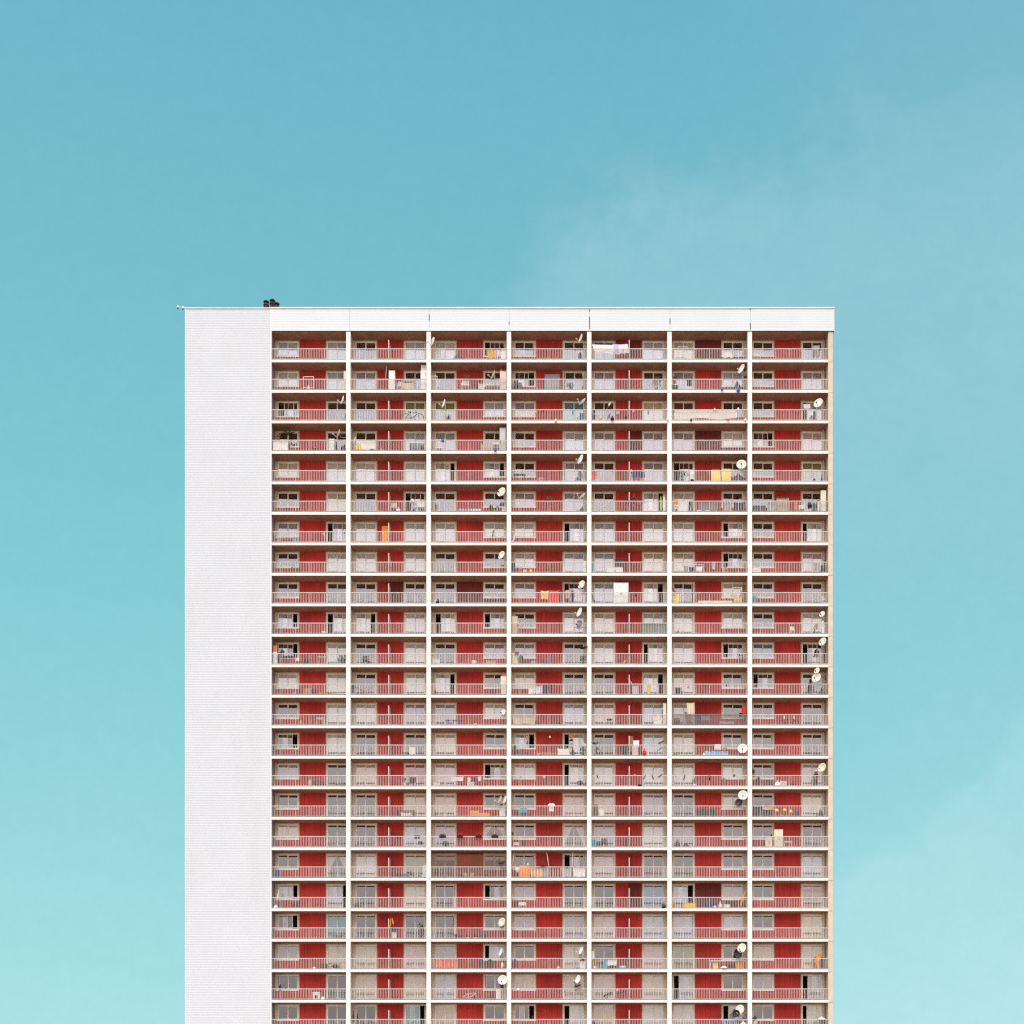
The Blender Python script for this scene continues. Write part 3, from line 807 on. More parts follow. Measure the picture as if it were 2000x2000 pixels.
def k_heap(w, h, c, sd, opt):
    rnd = random.Random(sd); mb = MB(); ph = [rnd.uniform(0, 6) for _ in range(4)]; px = rnd.uniform(.3, .7); d = .25
    def fn(u, v):
        x = u - px; e = max(0, 1 - abs(x) / (px if x < 0 else 1 - px)) ** .7
        z = h * e * math.sin(math.pi * min(1, .5 * 1.0 + .5)) if False else h * e * (math.sin(math.pi * v) ** .6) * (1 + .12 * math.sin(17 * u + ph[0]) * math.sin(7 * v + ph[1]))
        return ((u - .5) * w, (v - .5) * d * 2 * (.6 + .4 * e), max(0.0, z))
    mb.grid(fn, 20, 10)
    return [('tarp', mb, [cm(c, .7)], True)]
def k_bag(w, h, c, sd, opt):
    mb = MB(); mb.lathe([(0, 0), (w * .4, .01), (w * .5, h * .3), (w * .42, h * .62), (w * .14, h * .8), (w * .1, h * .86), (w * .24, h), (0, h * .96)], 0, 9, Matrix.Rotation(R(sd % 40), 4, 'Z'))
    return [('bag', mb, [cm(c, .45)], True)]
def k_bottle(w, h, c, sd, opt):
    mb = MB(); mb.lathe([(0, 0), (w * .5, 0), (w * .5, h * .55), (w * .2, h * .78), (w * .2, h * .92), (0, h * .92)], 0, 10); l = MB(); l.lathe([(w * .23, h * .9), (w * .23, h), (0, h)], 0, 10)
    return [('bottle', mb, [cm(c, .4)], True), ('cap', l, [cm(opt or 'black')], True)]
def k_basin(w, h, c, sd, opt):
    mb = MB(); mb.lathe([(0, .01), (w * .36, 0), (w * .5, h), (w * .47, h), (w * .34, .03), (0, .03)], 0, 14)
    return [('basin', mb, [cm(c, .4)], True)]
def k_plant(w, h, c, sd, opt):
    ph = min(.32, h * .35); pr = min(.15, w * .4); p = MB(); p.lathe([(0, 0), (pr * .75, 0), (pr, ph), (pr * .85, ph), (0, ph - .03)], 0, 10)
    f = MB(); leaves(f, (0, 0, (ph + h) / 2), (w / 2, min(.3, w / 2), (h - ph) / 2), int(60 + 120 * w * h), sd, 0, .075)
    s = MB(); rnd = random.Random(sd)
    for i in range(5):
        t = rnd.uniform(0, 6.28); s.tube([(0, 0, ph - .03), (w * .12 * math.cos(t), w * .12 * math.sin(t), (ph + h) / 2), (w * .3 * math.cos(t), w * .2 * math.sin(t), h * .9)], [.012, .009, .004], 0, 5)
    if isinstance(opt, str) and opt.startswith('+'):
        fl = MB(); leaves(fl, (0, 0, h * .8), (w / 2, .15, h * .2), 24, sd + 3, 0, .05)
        return [('pot', p, [cm('rust')], True), ('foliage', f, [cm(c)], False), ('stem', s, [cm('leaf')], False), ('flowers', fl, [cm(opt[1:])], False)]
    return [('pot', p, [cm(opt or 'rust')], True), ('foliage', f, [cm(c)], False), ('stem', s, [cm('dry leaf')], False)]
def k_palm(w, h, c, sd, opt):
    ph = .28; p = MB(); p.lathe([(0, 0), (.12, 0), (.16, ph), (.13, ph), (0, ph - .03)], 0, 10)
    t = MB(); t.tube([(0, 0, ph - .03), (.02, 0, h * .45), (0, 0, h * .75)], [.035, .03, .025], 0, 7)
    f = MB(); rnd = random.Random(sd)
    for i in range(15):
        a = i * 2.4; L_ = w * .55 * rnd.uniform(.8, 1.1); up = h * .25 * rnd.uniform(.3, 1.0)
        pts = [Vector((math.cos(a) * L_ * q, math.sin(a) * min(L_, .35) * q, h * .75 + up * math.sin(q * 2.2) - .10 * q * q)) for q in (0, .25, .5, .75, 1)]
        for q0, q1, w0, w1 in zip(pts, pts[1:], (.02, .06, .07, .05), (.06, .07, .05, .01)):
            n = Vector((-math.sin(a), math.cos(a), .3)); f.face([q0 - n * w0, q0 + n * w0, q1 + n * w1, q1 - n * w1])
    return [('pot', p, [cm(opt or 'rust')], True), ('trunk', t, [cm('brown')], True), ('crown', f, [cm(c)], False)]
def k_flowerbox(w, h, c, sd, opt):
    bh = h * .5; b = MB(); b.box(-w / 2, w / 2, -.08, .08, 0, bh); b.box(-w / 2 - .012, w / 2 + .012, -.092, .092, bh - .03, bh); b.box(-.01, .01, .08, .14, bh - .05, bh + .02)
    f = MB(); leaves(f, (0, 0, bh + h * .15), (w / 2, .1, h * .22), 60, sd, 0, .05)
    fl = MB(); leaves(fl, (0, 0, bh + h * .32), (w / 2, .1, h * .22), 40, sd + 1, 0, .055)
    return [('box', b, [cm('black')], False), ('foliage', f, [cm('leaf')], False), ('flowers', fl, [cm(c)], False)]
def k_rack(w, h, c, sd, opt):
    mb = MB(); r = .014
    for y in (-.2, .2):
        mb.tube([(-w / 2, y, 0), (-w / 2, -y * .2, h)], r); mb.tube([(w / 2, y, 0), (w / 2, -y * .2, h)], r)
    for y in (-.04, .04): mb.tube([(-w / 2, y, h), (w / 2, y, h)], r)
    wires = MB()
    for i in range(4): wires.tube([(-w / 2, -.15 + i * .1, h * .72), (w / 2, -.15 + i * .1, h * .72)], .006, 0, 4)
    return [('frame', mb, [cm(c, .4)], False), ('wire_shelf', wires, [cm(c, .4)], False)]
def k_frame(w, h, c, sd, opt):
    mb = MB(); t = .045
    mb.box(-w / 2, -w / 2 + t, -.02, .02, 0, h); mb.box(w / 2 - t, w / 2, -.02, .02, 0, h); mb.box(-w / 2 + t, w / 2 - t, -.02, .02, h - t, h); mb.box(-w / 2 + t, w / 2 - t, -.02, .02, h * .3, h * .3 + t)
    return [('frame', mb, [cm(c)], False)]
def k_easel(w, h, c, sd, opt):
    mb = MB(); r = .03
    mb.tube([(-w / 2, 0, h), (w / 2, 0, h)], r); mb.tube([(w / 2, 0, 0), (w / 2, 0, h)], r); mb.tube([(-w * .45, -.1, h * .0), (w * .3, .1, h * .9)], r); mb.tube([(-w / 2, 0, h), (-w / 2, 0, h * .85)], r)
    s = MB(); s.box(-w * .1, w * .45, -.12, .12, h * .28, h * .36)
    return [('frame', mb, [cm(c, .4)], False), ('seat', s, [cm('cream')], False)]
def k_pole(w, h, c, sd, opt):
    mb = MB(); s = -1 if opt == -1 else 1; r = .03
    mb.tube([(-w / 2 * s, 0, 0), (w / 2 * s, .1, h)], r, 0, 8); e = MB(); e.lathe([(0, 0), (.045, 0), (.045, .06), (0, .06)], 0, 8, None, (w / 2 * s, .1, h - .03))
    return [('pole', mb, [cm(c, .5)], True), ('end_cap', e, [cm('pale grey')], True)]
def k_parasol(w, h, c, sd, opt):
    s = -1 if opt == -1 else 1; a, b = Vector((-w * .3 * s, 0, 0)), Vector((w * .3 * s, .12, h)); d = (b - a); q = d.to_track_quat('Z', 'Y').to_matrix().to_4x4()
    L_ = d.length; p = MB(); p.tube([a, b], .018, 0, 6); cv = MB()
    n = 12; prof = [(.02, L_ * .98), (.05, L_ * .85), (.09, L_ * .55), (.075, L_ * .42), (.02, L_ * .40)]
    cv.lathe(prof, 0, n, q, a)
    return [('pole', p, [M_STEEL], True), ('canopy', cv, [cm(c, .8)], True)]
def k_broom(w, h, c, sd, opt):
    s = -1 if opt == -1 else 1; p = MB(); p.tube([(-w / 2 * s, 0, h), (w * .3 * s, 0, .2)], .016, 0, 6); hd = MB(); hd.box(w * .3 * s - .1, w * .3 * s + .1, -.04, .04, 0, .16); hd.box(w * .3 * s - .07, w * .3 * s + .07, -.03, .03, .16, .22)
    return [('handle', p, [cm(c)], True), ('brush', hd, [cm('black')], False)]
def k_scooter(w, h, c, sd, opt):
    p = MB(); p.tube([(-w / 2, 0, h), (w * .28, 0, .12)], .018, 0, 6); p.tube([(-w / 2, -.15, h), (-w / 2, .15, h)], .02, 0, 6); dk = MB(); dk.box(-w * .3, w * .5, -.06, .06, .06, .1)
    wl = []
    for x in (-w * .3, w * .42):
        q = MB(); q.lathe([(.02, -.02), (.07, -.02), (.07, .02), (.02, .02)], 0, 10, Matrix.Rotation(R(90), 4, 'X'), (x, 0, .07)); wl.append(('wheel', q, [cm('black')], True))
    return [('handlebar', p, [cm(c)], True), ('deck', dk, [cm(c)], False)] + wl
def k_bike(w, h, c, sd, opt):
    """side view, length w, overall height h"""
    wr = min(w * .205, h * .36); xa, xb = -w / 2 + wr, w / 2 - wr; tl = R(opt) if isinstance(opt, (int, float)) else 0.0
    parts = []; rx = Matrix.Rotation(R(90), 4, 'X')
    rot = Matrix.Rotation(-tl, 4, 'Y')
    def T(mb):
        for i, v in enumerate(mb.v):
            q = rot @ Vector((v[0], v[1], v[2] - h / 2)); mb.v[i] = (q.x, q.y, q.z + h / 2)
        return mb
    fr = MB(); bb = (-.02 * w, 0, wr * .9); st = (-.12 * w, 0, h * .78); hd = (xb - w * .10, 0, h * .80); r = .027
    for a, b in ((bb, st), (bb, (hd[0] + .02, 0, h * .68)), ((st[0] + .01, 0, h * .74), hd), ((xa, 0, wr), bb), ((xa, 0, wr), (st[0], 0, h * .72)), (hd, (xb, 0, wr))): fr.tube([a, b], r)
    for x in (xa, xb):
        ty = MB(); ty.tube([(x + wr * math.cos(t * math.pi / 12), 0, wr + wr * .93 * math.sin(t * math.pi / 12)) for t in range(24)], .032, 0, 6, True)
        sp = MB()
        for k in range(6):
            t = k * math.pi / 6; sp.tube([(x - wr * .9 * math.cos(t), 0, wr - wr * .9 * math.sin(t)), (x + wr * .9 * math.cos(t), 0, wr + wr * .9 * math.sin(t))], .004, 0, 3)
        sp.lathe([(0, -.04), (.03, -.04), (.03, .04), (0, .04)], 0, 8, rx, (x, 0, wr))
        parts.append(('wheel', T(ty), [cm('black')], True, [('spokes', T(sp), [M_STEEL], False)]))
    sd_ = MB(); sd_.box(st[0] - .13, st[0] + .11, -.06, .06, h * .80, h * .84); sd_.tube([st, (st[0], 0, h * .80)], .015)
    hb = MB(); hb.tube([(hd[0], 0, h * .8), (hd[0] - .02, 0, h * .95)], .015); hb.tube([(hd[0] + .10, -.2, h * .93), (hd[0] - .02, -.1, h * .95), (hd[0] - .02, .1, h * .95), (hd[0] + .10, .2, h * .93)], .016)
    pd = MB(); pd.tube([(bb[0], -.08, bb[2]), (bb[0] + .1, -.08, bb[2] - .12)], .012); pd.lathe([(0, -.01), (.08, -.01), (.08, .01), (0, .01)], 0, 10, rx, bb)
    return [('frame', T(fr), [cm(c, .35)], True)] + parts + [('saddle', T(sd_), [cm('black')], False), ('handlebar', T(hb), [M_STEEL], True), ('pedals', T(pd), [M_STEEL], False)]
def k_lamp(w, h, c, sd, opt):
    g = MB(); g.lathe([(0, 0), (w * .35, h * .1), (w * .5, h * .4), (w * .35, h * .75), (w * .1, h * .82), (0, h * .82)], 0, 12); cd = MB(); cd.tube([(0, 0, h * .8), (0, 0, h + .35)], .008, 0, 4)
    return [('globe', g, [cm(c, .3)], True), ('cord', cd, [cm('black')], False)]
def k_grill(w, h, c, sd, opt):
    b = MB(); b.blob((0, 0, h * .65), (w / 2, .25, h * .33), 0, 12, sd, .02); parts = [('kettle', b, [cm(c, .3)], True)]
    for i in range(3):
        t = i * 2.1 + .3; l = MB(); l.tube([(w * .3 * math.cos(t), w * .3 * math.sin(t), h * .45), (w * .45 * math.cos(t), w * .4 * math.sin(t), 0)], .015); parts.append(('leg', l, [cm('black')], False))
    return parts
def k_net(w, h, c, sd, opt):
    mb = MB(); mb.grid(lambda u, v: ((u - .5) * w, .02 * math.sin(9 * u) * math.sin(3 * v), h * v - (.05 * math.sin(math.pi * u) if v > .9 else 0)), 30, 6)
    return [('net', mb, [mat('thin_%s_netting' % c.replace(' ', '_'), RGB[c], .8, .1, 6., alpha=.45)], True)]
def k_line(w, h, c, sd, opt):
    mb = MB(); mb.tube([((i / 12 - .5) * w, 0, h - .05 * math.sin(math.pi * i / 12)) for i in range(13)], .008, 0, 4)
    return [('line', mb, [cm(c)], False)]
def k_antenna(w, h, c, sd, opt):
    mb = MB(); mb.tube([(-w / 2, 0, h * .3), (w / 2, 0, h * .4)], .015)
    for i in range(9):
        x = -w / 2 + w * (i + .5) / 9; l = h * (.25 + .05 * i); mb.tube([(x, -.1, h * .35 - l / 2), (x, .1, h * .35 + l / 2)], .008, 0, 4)
    ms = MB(); ms.tube([(w * .1, 0, 0), (w * .1, 0, h)], .018)
    return [('boom', mb, [M_STEEL], False), ('mast', ms, [M_STEEL], False)]
def k_lantern(w, h, c, sd, opt):
    b = MB(); b.lathe([(0, 0), (w * .3, .02), (w * .5, h * .75), (w * .42, h * .75), (0, h * .8)], 0, 6); t = MB(); t.lathe([(w * .55, h * .75), (w * .1, h), (0, h)], 0, 6); a = MB(); a.tube([(0, .1, -h * 1.2), (.05, .1, -.05), (0, 0, .02)], .02)
    return [('shade', b, [cm(c, .3)], True), ('roof', t, [cm('brown')], False), ('post', a, [cm('dark')], True)]

def skin_mesh(name, joints, edges, mats, sub=1):
    bm = bmesh.new(); vs = [bm.verts.new(j[0]) for j in joints]
    for a, b in edges: bm.edges.new((vs[a], vs[b]))
    me = bpy.data.meshes.new(name + '_rig'); bm.to_mesh(me); bm.free()
    ob = bpy.data.objects.new(name + '_rig', me); COL.objects.link(ob)
    ob.modifiers.new('skin', 'SKIN')
    for i, j in enumerate(joints):
        sv = me.skin_vertices[0].data[i]; r = j[1] if isinstance(j[1], tuple) else (j[1], j[1]); sv.radius = r; sv.use_root = (i == 0)
    s = ob.modifiers.new('sub', 'SUBSURF'); s.levels = sub; s.render_levels = sub
    dg = bpy.context.evaluated_depsgraph_get(); out = bpy.data.meshes.new_from_object(ob.evaluated_get(dg))
    bpy.data.objects.remove(ob); bpy.data.meshes.remove(me)
    out.name = name; out.materials.clear()
    for m_ in mats: out.materials.append(m_)
    out.polygons.foreach_set('use_smooth', [True] * len(out.polygons))
    return out
def add_person(label, loc, rotz, shirt, hair, lean=0.0, hat=None, h=1.68):
    k = h / 1.7; lx = math.sin(lean)
    P = lambda x, y, z: (x * k, y * k, z * k)
    up = lambda y, z: P(lx * (z - .95), y, .95 + (z - .95) * math.cos(lean)) if z > .95 else P(0, y, z)
    ch, nk, hd, tp = up(0, 1.3), up(0, 1.45), up(0, 1.58), up(0, 1.68)
    J = [(P(0, 0, .95), .13), (up(0, 1.12), .12), (ch, .145), (nk, .055), (hd, (.085, .095)), (tp, .06)]
    E = [(0, 1), (1, 2), (2, 3), (3, 4), (4, 5)]
    arms = {}
    for s in (-1, 1):
        b = len(J); sh = up(s * .19, 1.38)
        el_ = (sh[0] + .14 * k, s * .24 * k, sh[2] - .24 * k); wr_ = (sh[0] + .34 * k, s * .16 * k, sh[2] - .38 * k); ha = (wr_[0] + .09 * k, wr_[1], wr_[2] - .03)
        J += [(sh, .06), (el_, .042), (wr_, .03), (ha, .035)]; E += [(2, b), (b, b + 1), (b + 1, b + 2), (b + 2, b + 3)]
        arms[s] = (sh, el_)
        b = len(J); J += [(P(0, s * .09, .88), .085), (P(.02, s * .10, .48), .06), (P(0, s * .10, .09), .042), (P(.12, s * .10, .03), .035)]; E += [(0, b), (b, b + 1), (b + 1, b + 2), (b + 2, b + 3)]
    root = bpy.data.objects.new('person', None); COL.objects.link(root); root.location = loc; root.rotation_euler = (0, 0, rotz)
    link('body', skin_mesh('body', J, E, [cm('skin', .6)]), root)
    SJ = [(up(0, .97), .155), (up(0, 1.15), .14), (ch, .165), (up(0, 1.41), .09), (arms[-1][0], .08), (arms[-1][1], .058), (arms[1][0], .08), (arms[1][1], .058)]
    link('shirt', skin_mesh('shirt', SJ, [(0, 1), (1, 2), (2, 3), (2, 4), (4, 5), (2, 6), (6, 7)], [cm(shirt, .85)]), root)
    TJ = [(P(0, 0, .96), .15)]
    for s in (-1, 1): TJ += [(P(0, s * .095, .86), .105), (P(.02, s * .10, .48), .08), (P(0, s * .10, .12), .065)]
    link('trousers', skin_mesh('trousers', TJ, [(0, 1), (1, 2), (2, 3), (0, 4), (4, 5), (5, 6)], [cm('charcoal', .85)]), root)
    hm = MB(); hm.blob((hd[0] - .015, hd[1], hd[2] + .05), (.112 * k, .105 * k, .105 * k), 0, 10, 3, .03)
    link('hair', hm.mesh('hair', [cm(hair, .8)], True), root)
    if hat:
        ht = MB(); ht.lathe([(.2 * k, 0), (.12 * k, .02), (.11 * k, .10), (.07 * k, .14), (0, .14)], 0, 12, None, (hd[0], hd[1], hd[2] + .07))
        link('hat', ht.mesh('hat', [cm(hat, .8)], True), root)
    fc = MB()
    for s in (-1, 1): fc.blob((hd[0] + .088 * k, hd[1] + s * .035 * k, hd[2] + .01), (.012, .014, .009), 0, 6, 1, 0)
    fc.blob((hd[0] + .088 * k, hd[1], hd[2] - .055 * k), (.012, .03, .008), 0, 6, 1, 0)
    link('face_features', fc.mesh('face_features', [cm('dark')], True), root)
    return tag(root, label, 'person')

BUILD = {k[2:]: v for k, v in list(globals().items()) if k.startswith('k_')}
INFO = {  # kind: (object name, category, group, default depth)
    'box': ('storage_box', 'box', None, .45), 'crate': ('crate', 'crate', None, .4), 'cabinet': ('cabinet', 'cabinet', 'cabinets on the balconies', .45), 'washer': ('washing_machine', 'washing machine', None, .5),
    'chair': ('chair', 'chair', 'chairs on the balconies', .5), 'stool': ('stool', 'stool', None, .45), 'table': ('table', 'table', None, .5), 'bench': ('bench', 'bench', None, .4), 'board': ('board', 'board', None, .3),
    'plank': ('plank', 'plank', None, .3), 'surf': ('surfboard', 'surfboard', None, .35), 'cloth': ('cloth', 'cloth', 'laundry and cloths on the balconies', .16), 'shirt': ('shirt', 'shirt', 'laundry and cloths on the balconies', .16),
    'trousers': ('trousers', 'trousers', 'laundry and cloths on the balconies', .18), 'heap': ('tarpaulin', 'tarpaulin', None, .4), 'bag': ('bag', 'bag', None, .14), 'bottle': ('bottle', 'bottle', None, .25),
    'basin': ('basin', 'basin', None, .4), 'plant': ('potted_plant', 'plant', 'potted plants on the balconies', .35), 'palm': ('potted_palm', 'plant', 'potted plants on the balconies', .4),
    'flowerbox': ('flower_box', 'flower box', 'flower boxes on the railings', .16), 'rack': ('drying_rack', 'drying rack', None, .5), 'frame': ('frame', 'frame', None, .4), 'easel': ('exercise_frame', 'exercise machine', None, .5),
    'pole': ('pole', 'pole', None, .3), 'parasol': ('folded_parasol', 'parasol', None, .3), 'broom': ('broom', 'broom', None, .3), 'scooter': ('scooter', 'scooter', None, .4), 'bike': ('bicycle', 'bicycle', 'bicycles on the balconies', .3),
    'lamp': ('globe_lamp', 'lamp', None, .5), 'grill': ('grill', 'grill', None, .5), 'net': ('netting', 'netting', None, .1), 'line': ('clothes_line', 'clothes line', None, .16), 'antenna': ('antenna', 'antenna', None, .1), 'lantern': ('lantern', 'lantern', None, .5)}
NAMED = [('towel', 'towel', 'towel'), ('sheet', 'bed_sheet', 'sheet'), ('curtain', 'cloth', 'cloth'), ('rug', 'rug', 'rug'), ('banner', 'banner', 'banner'), ('mattress', 'mattress', 'mattress'), ('panel', 'panel', 'panel'),
         ('mat ', 'floor_mat', 'mat'), ('shelf', 'shelf', 'shelf'), ('fridge', 'fridge', 'fridge'), ('wardrobe', 'wardrobe', 'wardrobe'), ('planter', 'planter', 'planter'), ('coat', 'coat', 'coat'), ('stocking', 'stocking', 'stocking'),
         ('curtain rod', 'pole', 'pole'), ('can ', 'watering_can', 'watering can'), ('tray', 'tray', 'tray'), ('cap ', 'cap', 'cap'), ('mop', 'mop', 'mop')]

# style: (yaw of the boresight from straight left towards the viewer, elevation, diameter, colour)
DISH = {'s': (24, 14, .74, 'white'), 'S': (34, 14, .82, 'white'), 'o': (50, 12, .76, 'cream white'), 'O': (58, 12, .86, 'cream white'), 'B': (82, 10, .90, 'cream white'), 't': (20, 48, .78, 'white'),
        'e': (22, 18, .78, 'beige'), 'E': (48, 12, .84, 'cream'), 'k': (62, 12, .70, 'black'), 'd': (30, 70, .70, 'dark'), 'g': (40, 14, .7, 'grey'), 'm': (52, 12, .56, 'cream white')}
DDESC = {'s': 'narrow-looking white satellite dish turned left', 'S': 'tilted white satellite dish', 'o': 'oval white satellite dish', 'O': 'big oval white satellite dish', 'B': 'big round white satellite dish facing out',
         't': 'steeply tilted white satellite dish', 'e': 'narrow-looking tan satellite dish', 'E': 'oval cream satellite dish', 'k': 'black satellite dish', 'd': 'dark upturned satellite dish', 'g': 'grey satellite dish', 'm': 'small round white satellite dish'}
DISHES = """0 2 .03 1.53 S l|0 3 .925 1.85 s|1 2 .83 1.3 e|1 5 .93 1.85 S|2 0 .94 1.8 s|2 2 .18 1.47 s p|2 3 .945 1.6 t|2 6 .88 1.5 O|3 0 .885 1.5 e|4 3 .925 1.95 S|4 5 .92 1.45 B|5 2 .94 1.73 O
5 3 .94 1.33 t|7 2 .94 1.55 o|8 3 .935 1.65 o|9 3 .91 1.9 S|9 3 .912 .85 g|9 6 .93 1.75 m|10 3 .965 1.42 d|10 6 .937 2.0 o|11 6 .86 2.15 m|11 6 .855 1.5 O|12 2 .96 1.15 m|13 5 .935 .6 B|14 6 .93 1.65 E
15 2 .92 1.5 e|15 2 .985 1.5 s|15 5 .94 1.9 B|15 5 .895 1.3 k|17 2 .945 1.3 d|19 2 .945 1.45 E|20 2 .93 1.5 s|20 3 .93 1.65 s|20 5 .93 1.88 O|20 5 .885 1.32 k|21 2 .95 1.75 B|21 3 .89 1.8 S|21 3 .885 1.2 d|22 5 .905 1.85 O|22 5 .855 1.5 k"""
def tanv(r, z): return (floor_z(r) + z - EYE) / DIST
dish_cache = {}
def add_dish(r, b, u, z, st, mount):
    yaw, elv, D, c = DISH[st]
    x = u * CW; y = 0.02 if mount != 'p' else 0.0
    zz = z + y * tanv(r, z)
    ca, sa = math.cos(R(yaw)), math.sin(R(yaw))
    mir = 1 if mount != 'l' or True else -1
    d = Vector((-ca * math.cos(R(elv)) * mir, -sa * math.cos(R(elv)), math.sin(R(elv))))
    if (st,) not in dish_cache:
        q = d.to_track_quat('Z', 'Y').to_matrix().to_4x4()
        f = MB(); k = 7; prof = []
        for i in range(k): t = i / (k - 1); prof.append((D / 2 * t, .22 * D * t * t * .7))
        for i in range(k - 1, -1, -1): t = i / (k - 1); prof.append((D / 2 * t * .99, .22 * D * t * t * .7 - .025))
        f.lathe(prof, 0, 20, q)
        a = MB(); foot = q @ Vector((0, 0, 0)); down = (Vector((0, 0, -1)) - d * (-d.z)).normalized()
        p0 = down * D * .46 + d * .10 * D; p1 = d * D * .62 + down * D * .30
        a.tube([p0, p1], .024, 0, 6); a.lathe([(0, -.09), (.045, -.09), (.065, .03), (0, .06)], 0, 8, q, p1)
        dish_cache[(st,)] = (f.mesh('reflector', [cm(c, .4)], True), a.mesh('feed_arm', [cm('pale grey' if c in ('white', 'cream', 'beige') else 'charcoal', .4)], True), d)
    fm, am, d = dish_cache[(st,)]
    back = -d * .12
    br = MB()
    if mount == 'p': br.tube([(0, 0, 0), back, (back.x, back.y, 1.0 - zz)], .022, 0, 6)
    elif mount == 'l': br.tube([(0, 0, 0), back, (back.x, .05, back.z - .25), (-x, .05, back.z - .3)], .02, 0, 6)
    else: br.tube([(0, 0, 0), back, (back.x + .02, .05, back.z - .22), (max(CW - x, back.x + .06), .05, back.z - .27)], .02, 0, 6)
    o = bpy.data.objects.new('satellite_dish', None); COL.objects.link(o)
    o.location = (BAYX[b] + x, y - .02, floor_z(r) + zz)
    link('reflector', fm, o); link('feed_arm', am, o); link('bracket', br.mesh('bracket', [M_STEEL], True), o)
    return tag(o, '%s, %s' % (DDESC[st], where(r, b)), 'satellite dish', 'satellite dishes on the balconies')
for e in DISHES.replace('\n', '|').split('|'):
    q = e.split(); add_dish(int(q[0]), int(q[1]), float(q[2]), float(q[3]), q[4], q[5] if len(q) > 5 else 'r')
